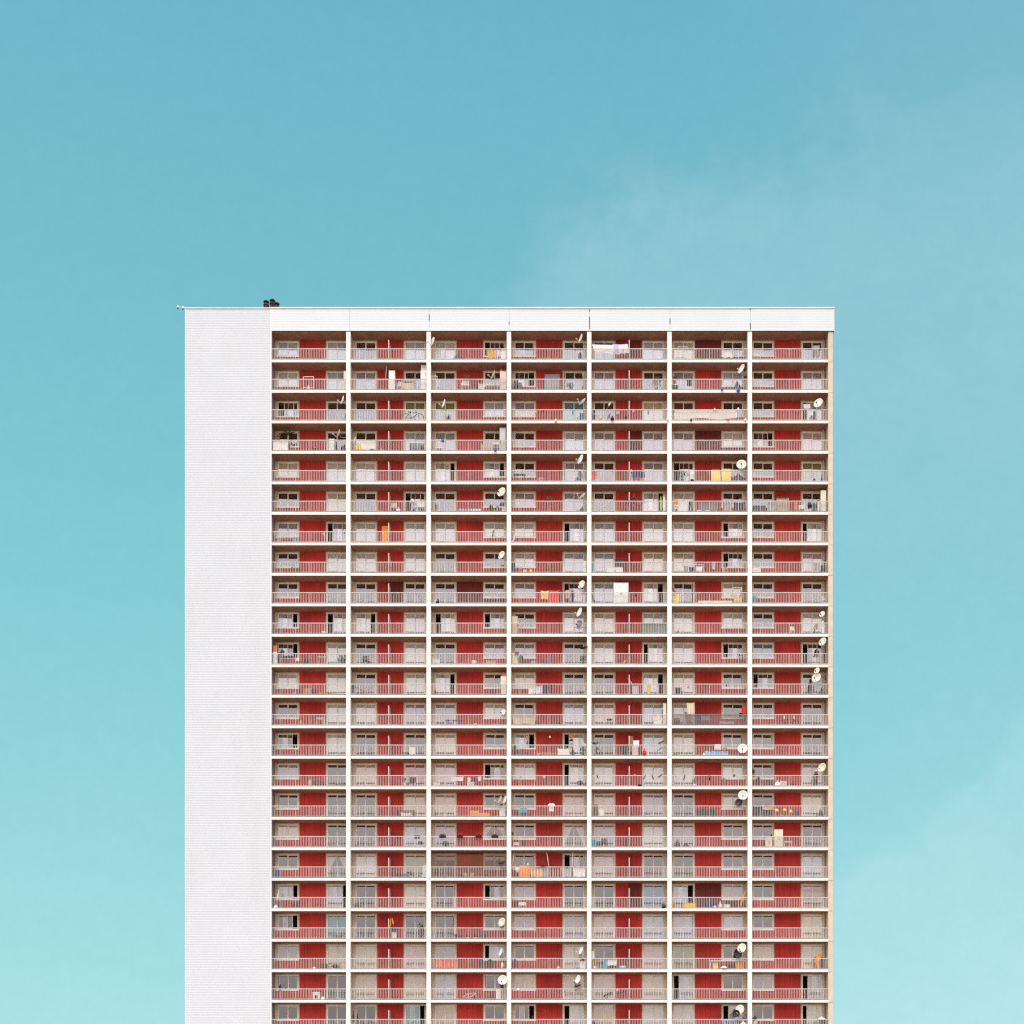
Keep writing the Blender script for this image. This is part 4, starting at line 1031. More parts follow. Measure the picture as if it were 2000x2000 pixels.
ITEMS = """
0 2 .05 .13 .1 .9 cloth pale_grey;pale spotted cloth behind the bars
0 2 .27 .46 0 .55 heap charcoal;dark tarp heap with pointed top
0 2 .74 .83 .1 .9 rug orange;orange and gold rug hung up;yellow,30
0 2 .84 .88 .1 .85 cloth red;red and white patterned cloth;white,40
0 2 .92 .99 0 .92 panel white;white flat panel filling the railing corner;flat
0 4 .005 .48 .52 1.38 cloth white;big white sheet slung across a line
0 4 .28 .47 .45 1.42 cloth lavender;pale lavender sheet slung beside the white one
0 5 .09 .22 0 1.15 rack white;white folding drying rack
0 5 .66 .80 .15 .8 cloth white;white cloth on the window sill
0 6 .80 .90 .1 1.3 cloth charcoal;dark checked clothes on a stand;pale grey,60
0 6 .02 .10 0 .7 chair white;white chair at the left end
1 0 .40 .54 0 1.22 frame white;white goal-like frame
1 0 .46 .49 0 .55 bottle white;small white vase below the frame;brown
1 0 .94 .995 0 1.58 cabinet cream;tall cream cabinet at the right end
1 1 .455 .47 1.0 2.4 pole pale_grey;thin pale pole hanging by the wall
1 1 .50 .58 0 1.6 cabinet white;narrow white cabinet beside the red wall
1 1 .61 .66 .1 .85 chair white;white chair between the cabinets
1 1 .67 .84 0 .72 table beige;beige table with cloth
1 1 .68 .83 .1 .7 cloth beige;cream patterned cloth hanging off the table;cream,26
1 1 .92 .995 0 1.65 fridge white;white fridge at the right end;fridge
1 1 .925 .99 1.68 2.1 box pale_grey;grey box on top of the fridge
1 2 .005 .08 .1 1.28 frame white;white open frame at left end
1 2 .40 .50 0 .95 chair white;white plastic chair by red wall
1 2 .43 .50 1.05 1.3 plant dark_green;dark plant above railing
1 2 .555 .62 1.08 1.5 frame dark;black framed board on the red wall
1 2 .52 .66 0 .55 heap charcoal;dark jumbled heap
1 2 .63 .70 0 .5 crate white;white crate by heap
1 2 .72 .90 .3 .42 tray white;white shelf under window;flat
1 2 .91 .995 0 1.55 cabinet pale_pink;pinkish cabinet with red boxes on it
1 2 .915 .94 1.58 1.78 box bright_red;small red box on cabinet at its left
1 2 .97 .99 1.58 1.78 box red;small red box on cabinet at its right
1 2 .945 .965 1.6 1.75 lamp white;small white globe between two red boxes
1 3 .44 .64 0 1.68 panel grey;big grey board leaning on the red wall
1 3 .02 .14 0 .8 chair charcoal;dark chair at the left end
1 3 .03 .10 .5 .85 plant leaf;plant with yellow flowers;+yellow
1 3 .30 .36 0 .45 heap grey;small grey heap by the board
1 3 .72 .84 0 .65 plant dry_leaf;low plant with pale flowers;+cream
1 3 .935 .99 .2 1.65 mop beige;shaggy brown mop hung to dry
1 4 .80 .93 0 1.3 plant dry_leaf;tall dried branching plant;brown
1 4 .53 .64 .02 .2 plant dry_leaf;low pale flowering plant;+cream
1 5 .01 .08 .6 1.25 plant leaf;red geranium at the left end;+bright red
1 5 .01 .09 0 .55 chair charcoal;dark garden chair under the geranium
1 5 .20 .27 .3 1.05 cloth charcoal;small dark cloth behind the bars
1 5 .955 .995 .9 1.3 plant leaf;red geranium at right end;+bright red
1 5 .645 .68 -.1 .12 bag blue;small blue bag hung under the railing
1 5 .85 .90 -.25 .08 bag blue;larger blue bag hung under the railing
1 5 .82 .95 0 .85 heap charcoal;black heap behind the bars
1 6 .965 .99 0 .2 bottle charcoal;small dark bottle on the floor
2 1 .66 .96 0 .98 bike charcoal;black bicycle in front of the olive curtain
2 2 .21 .26 0 .5 plant leaf;small olive plant in front of door
2 3 .14 .18 .3 .85 cloth white;small white cloth on railing
2 3 .31 .34 .65 .95 bag yellow;yellow bag on railing
2 3 .40 .44 .75 .98 cap black;black cap on railing
2 3 .80 .83 .5 .9 towel turquoise;small turquoise towel
2 3 .90 .97 .05 .7 towel turquoise;turquoise towel with dark stripes;charcoal,40
2 3 .57 .61 -.2 .08 bag cream;round cream bag under the railing
2 4 .02 .055 .72 1.0 bag black;black bag hung on railing
2 4 .01 .05 0 .6 crate charcoal;dark crate at the left end
2 4 .19 .28 1.05 1.8 parasol cream;cream parasol with dark tip above railing
2 4 .10 .14 .1 .4 bag yellow;yellow bag low behind bars
2 4 .25 .30 -.05 .3 bag black;black bag at floor level
2 4 .33 .37 .6 .85 cloth pale_blue;small blue and white cloth;white,50
2 4 .48 .51 .55 .92 bag pink;pink bag by the white screen
2 4 .43 .47 .15 .45 bag black;black bag low on red wall
2 4 .54 .57 .75 1.0 bag cream;cream bag on railing
2 4 .74 .765 .55 1.02 bag blue;blue bag on railing
2 4 .985 1.03 .85 1.2 bag pink;big pink bag on the pillar
2 4 .985 1.02 -.05 .15 bag white;white bag at pillar foot
2 5 .02 .88 .12 .98 cloth cream_white;long cream sheet tied along the railing
2 5 .005 .04 .7 1.05 bag green;green bag at left end of the sheet
2 5 .55 .59 .85 1.1 bag cream;cream bag clipped over the sheet
2 5 .86 .90 .85 1.15 bag white;white bag at the sheet's right end
2 5 .985 1.02 .8 1.15 bag pink;pink bag on right pillar
2 5 .24 .27 -.1 .12 bag dark;dark bag hanging under the sheet
2 5 .72 .76 -.02 .12 bag salmon;reddish bag under the sheet
2 5 .95 .985 -.1 .15 bag white;white bag low at right
2 6 .68 .77 1.05 1.5 cloth pale_grey;pale slatted blind hanging askew
2 6 .81 .85 .05 .85 trousers charcoal;dark trousers hung up
3 0 .01 .21 .02 .92 panel white;white board closing the railing;flat
3 0 .10 .32 .3 1.85 palm leaf;tall palm in front of dark window
3 0 .03 .12 1.0 1.5 plant dry_leaf;thin grey plant above the white board
3 0 .50 .62 0 .35 plant dark_green;low plant with white flowers;+white
3 0 .75 .82 0 .95 cabinet white;white cabinet right of the red wall
3 0 .83 .86 0 .8 bottle charcoal;tall dark gas bottle
3 0 .90 .99 0 .6 heap charcoal;black heap at right end
3 1 .005 .07 .2 1.35 parasol cream;cream parasol with an orange tip
3 1 .07 .32 .12 .95 cloth white;white sheet along the railing
3 1 .06 .15 .15 .55 cloth yellow;yellow cloth behind bars
3 1 .22 .34 0 .3 heap charcoal;low black heap under the sheet
3 1 .36 .46 0 .35 heap grey;grey heap by red wall
3 1 .78 .93 .05 .62 crate black;black crate in front of the door
3 1 .935 .97 0 .65 bottle charcoal;dark bottle right of the crate
3 2 .13 .18 .82 1.12 bag blue;bright blue bag on railing
3 2 .06 .14 0 .6 chair white;white chair with yellow arms
3 2 .66 .81 0 .58 crate beige;wide tan wicker crate
3 2 .82 .90 .2 .85 chair white;white chair by window
3 2 .905 .985 0 1.95 shelf pale_grey;tall grey-green shelf at right end
3 2 .83 .87 -.08 .1 bag blue;little blue bag at floor
3 2 .905 .92 .75 1.05 bag turquoise;turquoise bag on shelf corner
4 3 .03 .19 0 .62 bench charcoal;long black bench
4 3 .36 .43 0 .25 stool white;low white stool by red wall
4 3 .83 .97 0 .4 heap charcoal;black and white heap
4 4 .005 .07 .1 .95 cloth orange;orange and red cloth at left end;red,40
4 4 .51 .55 .05 1.2 surf white;narrow white board against screen
4 4 .52 .70 .35 .9 cloth navy;dark blue cloth behind the bars
4 4 .53 .60 0 .5 table white;small white table
4 4 .64 .70 0 .35 crate orange;orange crate on floor
4 5 .05 .24 0 1.05 plant dark_green;wide bushy plant in front of open door;black
4 5 .24 .30 0 .9 cabinet white;white cabinet by red wall
4 5 .24 .30 .02 .2 bag black;black bag by cabinet foot
4 5 .53 .65 0 1.22 mattress pale_yellow;left yellow foam mattress against the red wall
4 5 .665 .79 0 1.32 mattress pale_yellow;right yellow foam mattress against the red wall
4 5 .80 .98 0 .8 heap charcoal;dark heap under dish
4 5 .82 .88 0 .55 plant leaf;small plant by the dark heap;+cream
4 6 .80 .87 0 .36 heap charcoal;small dark pointed heap
4 6 .915 .94 0 .55 bottle charcoal;dark upright bottle
5 1 .52 .60 0 .92 chair cream;cream chair beside white screen
5 1 .60 .66 0 .4 bag lavender;pale plastic bag on floor
5 1 .86 .97 0 1.0 chair white;white chair at right end
5 2 .36 .66 .03 .28 mat navy;blue and white rolled floor mat;white,45
5 2 .76 .82 0 .65 grill black;black kettle grill
5 2 .82 .93 0 .6 heap charcoal;dark heap behind grill
5 2 .94 .99 0 .4 crate white;white and green crate;
5 2 .05 .08 0 .8 plant dry_leaf;thin dry plant at the left end
5 3 .45 .55 .7 1.42 plant dry_leaf;dried hanging flowers on red wall
5 3 .91 .96 0 .55 heap charcoal;dark heap at right end
5 4 .41 .67 .28 1.42 bike charcoal;white-rimmed bicycle hung tilted on the screen;25
5 4 .905 .94 .1 1.55 surf lime;green striped board at right end
5 4 .945 .985 .1 1.6 surf white;white striped board at right end
5 4 .56 .72 0 .25 heap charcoal;low dark heap under the bicycle
5 4 .74 .83 0 .25 crate white;white crate on floor
5 5 .03 .09 .65 1.2 cloth orange;orange cloth on railing
5 5 .04 .09 0 .65 chair white;white chair under orange cloth
5 5 .10 .22 .05 1.0 cloth white;white sheet on the railing
5 5 .22 .28 .05 1.02 trousers charcoal;dark trousers hung on railing
5 5 .37 .62 .05 .9 cloth grey;wide grey cloth along the railing
5 5 .33 .50 .02 .18 mat beige;beige folded floor mat
5 5 .68 .80 .05 .9 cloth charcoal;dark patterned clothes;white,70
5 5 .82 .97 .05 .9 cloth dark;black clothes at right end
5 5 .89 .995 1.05 1.6 antenna grey;small comb antenna above the railing
5 6 .01 .19 0 .52 planter charcoal;long black planter
5 6 .20 .31 .05 .95 cloth charcoal;black and white clothes;white,50
5 6 .335 .485 0 1.15 crate beige;tall beige slatted crate
5 6 .34 .48 1.12 1.25 tray charcoal;dark tray on the tall crate;flat
5 6 .565 .60 .08 .9 towel orange;narrow orange towel
5 6 .73 .79 .35 1.0 bag black;black cat-shaped bag
5 6 .63 .70 0 .7 chair white;white chair by glass door
5 6 .79 .86 .05 .8 coat black;black coat
5 6 .87 .90 .1 .95 cloth white;narrow white cloth
5 6 .915 .985 0 1.82 cabinet cream;tall cream cabinet with red emblem
6 0 .07 .34 0 .42 table white;long low white table
6 0 .26 .32 0 .2 basin teal;teal basin under table
6 0 .465 .49 .75 1.05 bag bright_red;red bag on railing
6 0 .665 .70 .55 .98 bag orange;orange bag on railing
6 0 .945 .965 .78 1.02 bag pale_blue;pale blue bag on railing
6 1 .40 .505 0 1.68 board orange;tall yellow-orange board against the red wall
6 2 .80 .83 .4 1.0 stocking black;black stocking hung by window
6 3 .01 .06 0 .9 plank white;white plank leaning at left end
6 3 .95 .99 0 .45 heap charcoal;dark heap at right end
7 0 .22 .38 0 .55 plant dry_leaf;thin spreading dry plant;black
7 1 .525 .55 .05 1.1 broom pale_grey;broom beside white screen
7 3 .005 .05 0 .8 cabinet charcoal;dark cabinet at left end
7 3 .16 .20 0 .28 crate white;white crate under window
7 3 .24 .28 0 .38 bag yellow;yellow bag under window
7 3 .44 .55 0 .6 plant dry_leaf;grey plant by red wall;+cream
7 3 .95 .995 0 .95 cabinet white;white cabinet at right end
7 4 .315 .43 .42 1.12 box charcoal;dark box standing on white cabinet
7 4 .20 .42 0 .4 cabinet white;low white cabinet under dark box
7 4 .005 .03 .1 .95 cloth teal;grey-green cloth at left end
7 5 .155 .43 0 .75 rack white;white drying rack with laundry
7 5 .16 .22 .1 .65 cloth charcoal;black and white checked laundry;white,80
7 5 .23 .30 .1 .55 cloth navy;dark blue laundry
7 5 .325 .41 .12 .62 cloth white;white laundry on the rack
7 5 .525 .585 .35 .95 shirt lavender;pale lavender shirt on red wall
7 5 .69 .72 .1 .9 towel charcoal;dark towel
7 5 .67 .73 .05 .55 cloth salmon;reddish cloth under dark towel
7 6 .005 .12 .05 .42 box white;long white box at left end
7 6 .81 .90 .08 1.05 cloth charcoal;spotted black and white clothes;white,75
7 6 .91 .985 .08 .7 cloth dark;black clothes below
7 6 .95 .985 .6 1.15 plant dry_leaf;small dry plant at right end
8 1 .87 .98 0 .85 scooter charcoal;black folding scooter
8 2 .04 .075 0 .45 bag pale_blue;pale blue bag on floor
8 2 .065 .12 0 .38 bag black;black bag on floor beside the blue one
8 3 .30 .99 0 1.12 line pale_grey;clothes line
8 3 .345 .385 .98 1.15 cloth black;small black cloth on line
8 3 .39 .495 .38 1.16 towel pale_yellow;yellow towel on line
8 3 .50 .64 .05 1.2 towel bright_red;red towel on line
8 3 .63 .67 .95 1.15 cloth charcoal;dark cloth right of red towel
8 3 .705 .775 .45 1.22 shirt salmon;orange patterned shirt
8 3 .715 .77 .02 .5 trousers charcoal;dark trousers under the shirt
8 3 .785 .835 .05 1.15 coat black;black coat on line
8 3 .865 .94 .1 1.2 cloth lavender;lavender cloth by dish;white,30
8 3 .94 .985 .02 .95 shirt cream;cream shirt at right end
8 4 .295 .49 0 1.75 wardrobe white;big white wardrobe by the red wall
8 4 .50 .60 .9 1.3 plank charcoal;dark slanted plank;-1
8 4 .565 .60 .6 .95 bag black;black bag on red wall
8 4 .005 .05 .1 .9 plank charcoal;thin dark leaning plank;-1
8 5 .02 .105 0 .92 mattress pale_yellow;yellow mattress at left end
8 5 .01 .05 .95 1.5 plank brown;brown slanted plank;-1
8 5 .31 .33 0 .9 pole charcoal;dark upright pole
8 5 .35 .80 0 .2 planter cream;long cream planter with flowers
8 5 .44 .50 .15 .35 plant leaf;cream flowers in the planter;+cream
8 5 .54 .58 .15 .42 plant dark_green;dark plant in the planter
8 5 .815 .935 .1 1.42 easel white;white exercise frame by window
8 5 .83 .93 0 .55 crate pale_yellow;yellow crate under the frame
8 5 .945 .985 0 1.9 panel brown;tall brown board at right end
8 6 .005 .06 0 .68 crate teal;dark green crate at left end
8 6 .16 .19 0 .35 bottle brown;brown bottle under window
8 6 .935 .975 .1 .7 chair white;white chair at right end
9 3 .005 .085 0 1.5 cabinet beige;beige narrow cabinet at left end
9 4 .665 .99 .04 .96 panel grey_green;grey-green sheet filling the railing;flat
9 5 .08 .095 0 .5 bottle charcoal;dark bottle by white door
9 0 .655 .69 0 .25 crate white;little white crate on floor
9 6 .515 .57 0 .75 chair white;white round-backed chair by red wall
9 6 .79 .87 0 .4 heap charcoal;dark heap by glass door
9 6 .92 .965 0 1.2 coat white;white coat hung under the dish
10 0 .005 .06 1.08 1.6 box rust_orange;orange box on top of white cabinet
10 0 .005 .06 0 1.02 cabinet white;white cabinet at left end
10 0 .09 .16 .6 1.35 plant dark_green;dark plant above railing
10 0 .07 .31 0 .7 table charcoal;dark table with clutter
10 0 .31 .36 .3 .62 cloth white;white cloth by table
10 0 .40 .49 0 .55 chair charcoal;dark chair with red seat
10 0 .59 .71 0 .65 table pale_grey;grey table by red wall
10 0 .86 .92 0 .9 chair black;black chair in front of glass door
10 0 .93 .99 0 .95 chair charcoal;dark chair at right end
10 1 .15 .22 0 .85 chair black;black and white chair in front of door
10 1 .48 .495 .2 .65 bottle charcoal;dark bottle by screen
10 1 .38 .45 .02 .12 mat orange;small orange mat
10 2 .02 .11 0 .5 crate white;white crate at left end
10 2 .53 .60 0 .3 basin cream;cream basin by red wall
10 2 .73 .85 0 .32 crate beige;beige crate under window
10 3 .01 .09 0 .9 cabinet cream;cream cabinet at left end
10 3 .04 .11 .95 1.12 bag brown;brown bundle on cabinet
10 3 .10 .16 .05 .85 coat black;black coat beside the cabinet
10 3 .245 .34 .03 .2 basin teal;dark green basin on floor
10 3 .45 .53 0 .55 crate purple;purple crate by red wall
10 3 .92 .99 0 .9 plant dark_green;dark plant at right end;black
10 4 .33 .40 .05 .6 plant dry_leaf;small plant with cream bloom;+cream
10 4 .40 .46 .02 .45 plank orange;orange toy plank
10 4 .50 .515 .9 1.0 bag white;little white bag on screen
10 5 .84 .98 0 1.1 bike black;dark bicycle on end by window
10 6 .90 .925 .05 .75 board orange;narrow orange board
10 6 .94 .97 .05 1.1 coat charcoal;grey coat at right end
11 0 .41 .51 0 .65 panel wood;square wooden panel on floor
11 0 .51 .56 0 .6 chair charcoal;dark chair by wooden panel
11 0 .62 .77 0 .22 bench orange;low orange bench
11 0 .25 .33 0 .5 heap grey;grey heap under window
11 1 .03 .29 0 .85 plank wood;long orange wooden plank leaning left;-1
11 1 .01 .05 .2 .9 coat charcoal;dark coat at left end
11 2 .93 .99 1.62 1.85 box bright_red;red box on cream cabinet
11 2 .92 .995 0 1.6 cabinet cream;cream cabinet at right end
11 2 .02 .09 0 .5 heap brown;brown heap at left end
11 3 .30 .41 .08 .85 cloth lavender;lavender striped cloth;white,35
11 3 .23 .30 .05 .6 cloth white;white cloth by window
11 3 .42 .49 .1 .95 coat charcoal;grey coat on red wall
11 3 .49 .54 .15 .98 coat black;black coat on red wall
11 3 .86 .97 0 .35 plant dark_green;low dark plant by glass door
11 4 .54 .62 .05 .85 cloth blue;blue spotted cloth;white,40
11 4 .49 .55 .9 1.5 pole white;white slanted pole over screen;-1
11 4 .735 .79 .1 .9 towel yellow;yellow-orange towel
11 4 .82 .86 .02 .2 basin green;green basin on floor
11 4 .86 .89 .1 .85 cloth pale_pink;pale pink cloth by open door
11 5 .04 .13 .03 .7 cloth charcoal;dark cloth with white picture
11 5 .03 .12 0 .3 crate white;white crate under dark cloth
11 5 .21 .235 .6 .85 bag purple;small purple bag
11 5 .42 .45 .75 .95 bag charcoal;small dark bag on red wall
11 5 .71 .73 .75 1.05 bag charcoal;small dark bag on sill
11 6 .87 .98 0 .65 heap charcoal;dark scattered heap at right end
11 6 .30 .36 0 .4 bottle charcoal;dark bottle under window
12 0 .355 .395 0 .58 bottle lime;yellow and black bottle
12 0 .57 .675 0 .62 table white;small white table by red wall
12 2 .185 .255 0 .48 stool blue;blue stool first of three
12 2 .275 .34 0 .48 stool blue;blue stool second of three
12 2 .355 .42 0 .48 stool blue;blue stool third of three
12 2 .56 .62 .02 .15 bag white;white bag by red wall
12 2 .925 .96 .85 1.1 bag white;white bag on window sill
12 3 .02 .33 .1 .85 cloth beige;faded cream cloth along railing
12 3 .28 .40 0 .5 heap charcoal;dark heap by window
12 3 .55 .70 0 .45 plant dry_leaf;pale low plant by glass door;+cream
12 4 .20 .28 0 .55 stool black;black stool in front of door
12 4 .30 .46 0 .35 heap charcoal;low dark heap by red wall
12 4 .82 .94 0 .85 chair cream;round cream chair in front of glass door
12 4 .95 .99 0 1.9 shelf cream;tall cream shelf at right end
12 4 .83 .93 .05 .4 cushionbox white;white box on the round chair
12 5 .20 .30 .95 2.05 cloth beige;striped beige curtain cloth gathered at the door;cream,60
12 5 .01 .99 .05 .98 net grey;grey-brown netting along the brown railing
12 5 .31 .39 .1 .9 towel purple;purple towel
12 5 .39 .50 .45 .9 cloth lavender;thin lavender cloth
12 5 .64 .74 0 .4 chair white;left low white chair
12 5 .74 .83 0 .4 chair white;right low white chair
12 5 .935 .99 1.0 1.65 box red;red box standing at right end
12 5 .04 .11 0 .75 chair brown;brown chair at left end
12 5 .08 .25 0 .4 heap pale_grey;pale heap behind netting
12 6 .36 .63 0 .72 bike charcoal;dark bicycle by the red wall
12 6 .42 .44 .55 .92 bag white;white bag left over bicycle
12 6 .55 .57 .55 .92 bag white;white bag right over bicycle
13 1 .67 .75 0 .32 crate navy;dark blue crate
13 1 .77 .85 .1 .85 cloth white;white cloth in front of door
13 3 .19 .22 1.5 1.9 lantern salmon;orange wall lantern by window
13 3 .495 .525 1.62 1.85 lamp white;white globe lamp on red wall
13 3 .02 .07 0 1.0 coat black;black coat at left end
13 3 .08 .14 0 .4 box charcoal;dark box by window
13 3 .15 .27 0 .35 heap charcoal;dark heap under window
13 3 .34 .63 0 .22 bench yellow;long yellow bench
13 3 .61 .76 .02 .7 cloth white;white sheet thrown over a pile
13 3 .77 .82 1.3 1.55 cap black;black hat on glass door
13 3 .77 .82 1.65 1.8 cap bright_red;red cap on glass door
13 3 .78 .85 0 .8 heap charcoal;dark heap by glass door
13 3 .93 .99 .9 1.3 plank beige;beige branch-like plank at right end;-1
13 3 .90 .99 0 .9 plant dark_green;dark plant at right end;black
13 4 .01 .11 0 1.35 palm green;green palm at the left end
13 4 .08 .15 0 .55 heap charcoal;black heap by palm
13 4 .395 .495 .05 .95 coat charcoal;dark grey coat by screen
13 4 .505 .555 .4 1.9 panel wood;brown wooden board beside screen
13 4 .555 .63 .75 1.3 box white;white box above the railing
13 4 .54 .62 0 .75 cabinet pale_pink;pinkish cabinet under the white box
13 4 .62 .66 0 .7 coat charcoal;dark coat by cabinet
13 4 .67 .73 .05 .65 bag red;red bag on pile
13 4 .70 .76 0 .4 crate white;white crate by door
13 4 .89 .96 1.1 1.4 plank brown;dark slanted branch-like plank
13 5 .44 .75 0 .48 mattress pale_blue;pale blue mattress lying by red wall
13 5 .57 .65 .52 .95 box white;white box on blue mattress
13 5 .48 .54 .5 1.0 plant dry_leaf;yellowish plant on mattress;+cream
13 5 .67 .74 .5 .72 basin orange;orange basin on mattress
13 5 .02 .09 0 .25 plant lime;small yellow-green plant
13 5 .41 .44 0 .3 bag white;white bag left of mattress
14 0 .475 .52 0 .78 bottle beige;tall beige bottle with black cap
14 0 .55 .67 0 .45 crate charcoal;dark crate by red wall
14 0 .82 .98 0 .3 plant leaf;low plant by glass door;+cream
14 1 .77 .86 .3 .85 cloth black;black cloth in front of door
14 1 .66 .73 .4 .8 plant leaf;red flowers by door;+bright red
14 2 .26 .43 .48 .92 cloth white;white laundry by glass door
14 2 .475 .53 .42 .82 shirt white;white shirt on red wall
14 2 .545 .61 .42 .7 cloth charcoal;dark laundry
14 2 .61 .67 .5 .92 shirt white;right white shirt with collar
14 2 .48 .565 0 .38 crate white;white crate under shirts
14 2 .04 .11 0 .3 crate white;small white crate at left end
14 3 .11 .14 .8 1.0 bag pink;pink bag on railing
14 3 .42 .45 .7 1.0 cloth pale_pink;pale ribbon-like cloth
14 3 .86 .95 0 .55 grill charcoal;dark round grill
14 3 .95 .99 0 .35 plant dry_leaf;pale flowers at right end;+cream
14 4 .07 .095 .7 1.02 stocking black;first black stocking
14 4 .675 .72 .65 1.02 stocking black;second black stocking
14 4 .795 .83 .6 1.02 stocking black;third black stocking
14 4 .86 .94 .8 1.06 stocking black;longest black stocking
14 4 .39 .41 .75 .95 bag pink;pink bag on railing
14 4 .60 .67 .02 .2 bag black;black bag on floor
14 4 .55 .60 .9 1.08 cap grey;grey cap on railing
14 5 .145 .18 .5 1.02 stocking black;black stocking by glass door
14 5 .485 .515 .5 1.05 stocking red;red and black stocking;black,60
14 5 .045 .065 .78 1.02 bag pink;pink bag on railing
14 5 .80 .85 .9 1.1 bag blue;bright blue bag on railing
14 5 .27 .34 0 .75 plant dark_green;cactus-like plant by red wall;white
14 5 .66 .73 0 .85 plant dark_green;dark plant under window;charcoal
14 5 .38 .40 0 .35 bottle brown;brown bottle on red wall
14 6 .005 .05 .85 1.6 plant leaf;leafy plant with red pot;+pink
14 6 .06 .12 0 .85 coat charcoal;dark coat at left end
14 6 .15 .30 0 .65 heap charcoal;dark heap under window
14 6 .30 .38 0 .5 bag white;white bag on floor
14 6 .38 .46 0 .45 crate white;white crate by red wall
14 6 .50 .58 0 .55 heap charcoal;dark heap by red wall
15 1 .61 .84 0 .58 crate black;black crate-like cage
15 1 .65 .80 .05 .42 cloth salmon;red and white cloth in cage;white,30
15 2 .04 .08 0 .5 plant lime;lime green plant
15 2 .51 .63 0 .6 board orange;tall orange board by red wall
15 2 .63 .77 0 .42 board orange;low orange board by red wall
15 2 .78 .87 0 .3 heap charcoal;dark heap under window
15 2 .905 .98 0 .85 cabinet white;white cabinet at right end
15 3 .11 .21 0 .85 chair teal;green garden chair
15 3 .02 .10 0 .7 heap charcoal;dark heap at left end
15 3 .48 .585 .5 1.25 shirt white;white shirt hanging on red wall
15 3 .22 .28 0 .35 heap charcoal;dark heap under window
15 4 .02 .09 0 1.18 panel brown;brown framed board at left end
15 4 .10 .16 .02 .75 cloth white;white cloth by brown board
15 4 .71 .78 0 .35 rack charcoal;little dark rack
15 5 .32 .58 0 .7 panel charcoal;low black cloth screen by red wall;flat
15 6 .01 .14 0 .95 cloth charcoal;large dark cloth at left end
15 6 .14 .27 0 .7 cloth dark;black cloth sloping down
15 6 .19 .30 .72 .95 banner yellow;yellow and orange banner;orange,40
15 6 .30 .36 .45 .75 bag pale_yellow;left yellow paper bag
15 6 .41 .46 .5 .8 bag pale_yellow;middle yellow paper bag
15 6 .49 .54 .35 .65 bag pale_yellow;right yellow paper bag
15 6 .30 .50 0 .3 heap grey;grey heap by red wall
15 6 .57 .63 .05 .55 cloth navy;dark blue cloth
15 6 .87 .97 0 .75 heap charcoal;dark heap at right end
16 1 .045 .065 0 1.05 broom charcoal;dark broom at left end
16 1 .60 .665 .8 1.0 planter black;black planter on railing
16 1 .84 .91 .8 1.05 planter charcoal;dark planter on railing before door
16 1 .88 .95 .3 .55 plant dark_green;small dark plant by door;black
16 2 .115 .20 .8 1.2 flowerbox bright_red;flower box first from left
16 2 .345 .425 .8 1.2 flowerbox bright_red;flower box second from left
16 2 .59 .675 .8 1.2 flowerbox bright_red;flower box third from left
16 2 .80 .89 .8 1.2 flowerbox bright_red;flower box fourth from left
16 2 .15 .24 0 .6 plant dark_green;plant before glass door;black
16 3 .03 .10 0 .5 chair white;white chair at left end
16 3 .14 .18 0 .6 coat charcoal;dark coat under window
16 3 .01 .03 .9 1.4 plant dry_leaf;thin plant at left end
16 4 .005 .05 .05 .7 crate teal;pale green crate at left end
16 4 .07 .13 0 .6 chair black;left black patterned chair
16 4 .13 .21 0 .85 chair black;right black patterned chair
16 4 .445 .485 0 .75 coat black;black dress-like coat by screen
16 5 .03 .13 0 .75 heap charcoal;black pyramid-shaped tarp
16 5 .13 .25 0 .4 heap dark;low black tarp
16 6 .185 .275 0 .85 cabinet cream;low cream cabinet under window
16 6 .30 .415 0 1.55 cabinet cream;tall cream cabinet by red wall
16 6 .43 .54 0 .5 table white;white table by red wall
17 0 .345 .375 .62 1.05 bag brown;brown bag hung on the railing
17 0 .05 .10 0 .7 coat navy;dark blue coat at left end
17 1 .52 .62 0 .45 heap charcoal;dark heap with orange top
17 1 .61 .70 0 .4 crate charcoal;dark crate by red wall
17 1 .69 .83 0 .65 bike charcoal;small dark bicycle
17 1 .85 .93 0 .35 heap brown;brown heap by door
17 1 .945 .995 .05 1.25 panel pale_grey;grey leaning board at right end
17 2 .01 .99 .05 2.15 net brown;brown netting over whole opening
17 2 .03 .10 0 .8 chair charcoal;dark patterned chair
17 2 .34 .42 0 .3 crate charcoal;dark crate
17 2 .42 .48 0 .42 basin white;left white basin
17 2 .51 .57 0 .42 basin white;right white basin
17 2 .64 .82 0 .45 plant dark_green;dark plant on stand;+cream
17 3 .01 .04 .9 2.3 pole cream;cream pole at left end
17 3 .105 .25 0 1.2 panel orange;orange wooden board
17 3 .05 .11 .5 .9 basin white;white basin on railing
17 3 .21 .235 1.15 1.35 bottle white;white bottle on orange board
17 3 .25 .42 .05 .9 cloth cream;orange and white striped cloth;orange,22
17 3 .43 .50 .05 .92 cloth charcoal;black and white striped cloth;white,60
17 3 .50 .66 .05 .9 cloth salmon;red and black striped cloth;charcoal,28
17 3 .66 .80 .05 .92 cloth dark;black striped cloth;white,44
17 3 .82 .98 .05 .9 cloth white;white cloth at right end
17 3 .38 .46 1.0 1.15 bag black;black bag over railing
17 3 .47 .50 .9 2.3 pole white;thin white slanted pole;-1
17 3 .795 .815 0 2.35 pole white;thick white upright pole
17 3 .97 .99 .9 2.3 pole pale_grey;grey pole at right end
18 0 .03 .09 0 1.7 parasol cream;cream parasol leaning at left end
18 0 .02 .08 0 .32 bag white;white bag at left end
18 0 .08 .12 .05 .7 cloth navy;dark blue cloth
18 0 .25 .33 0 .6 chair charcoal;dark chair under window
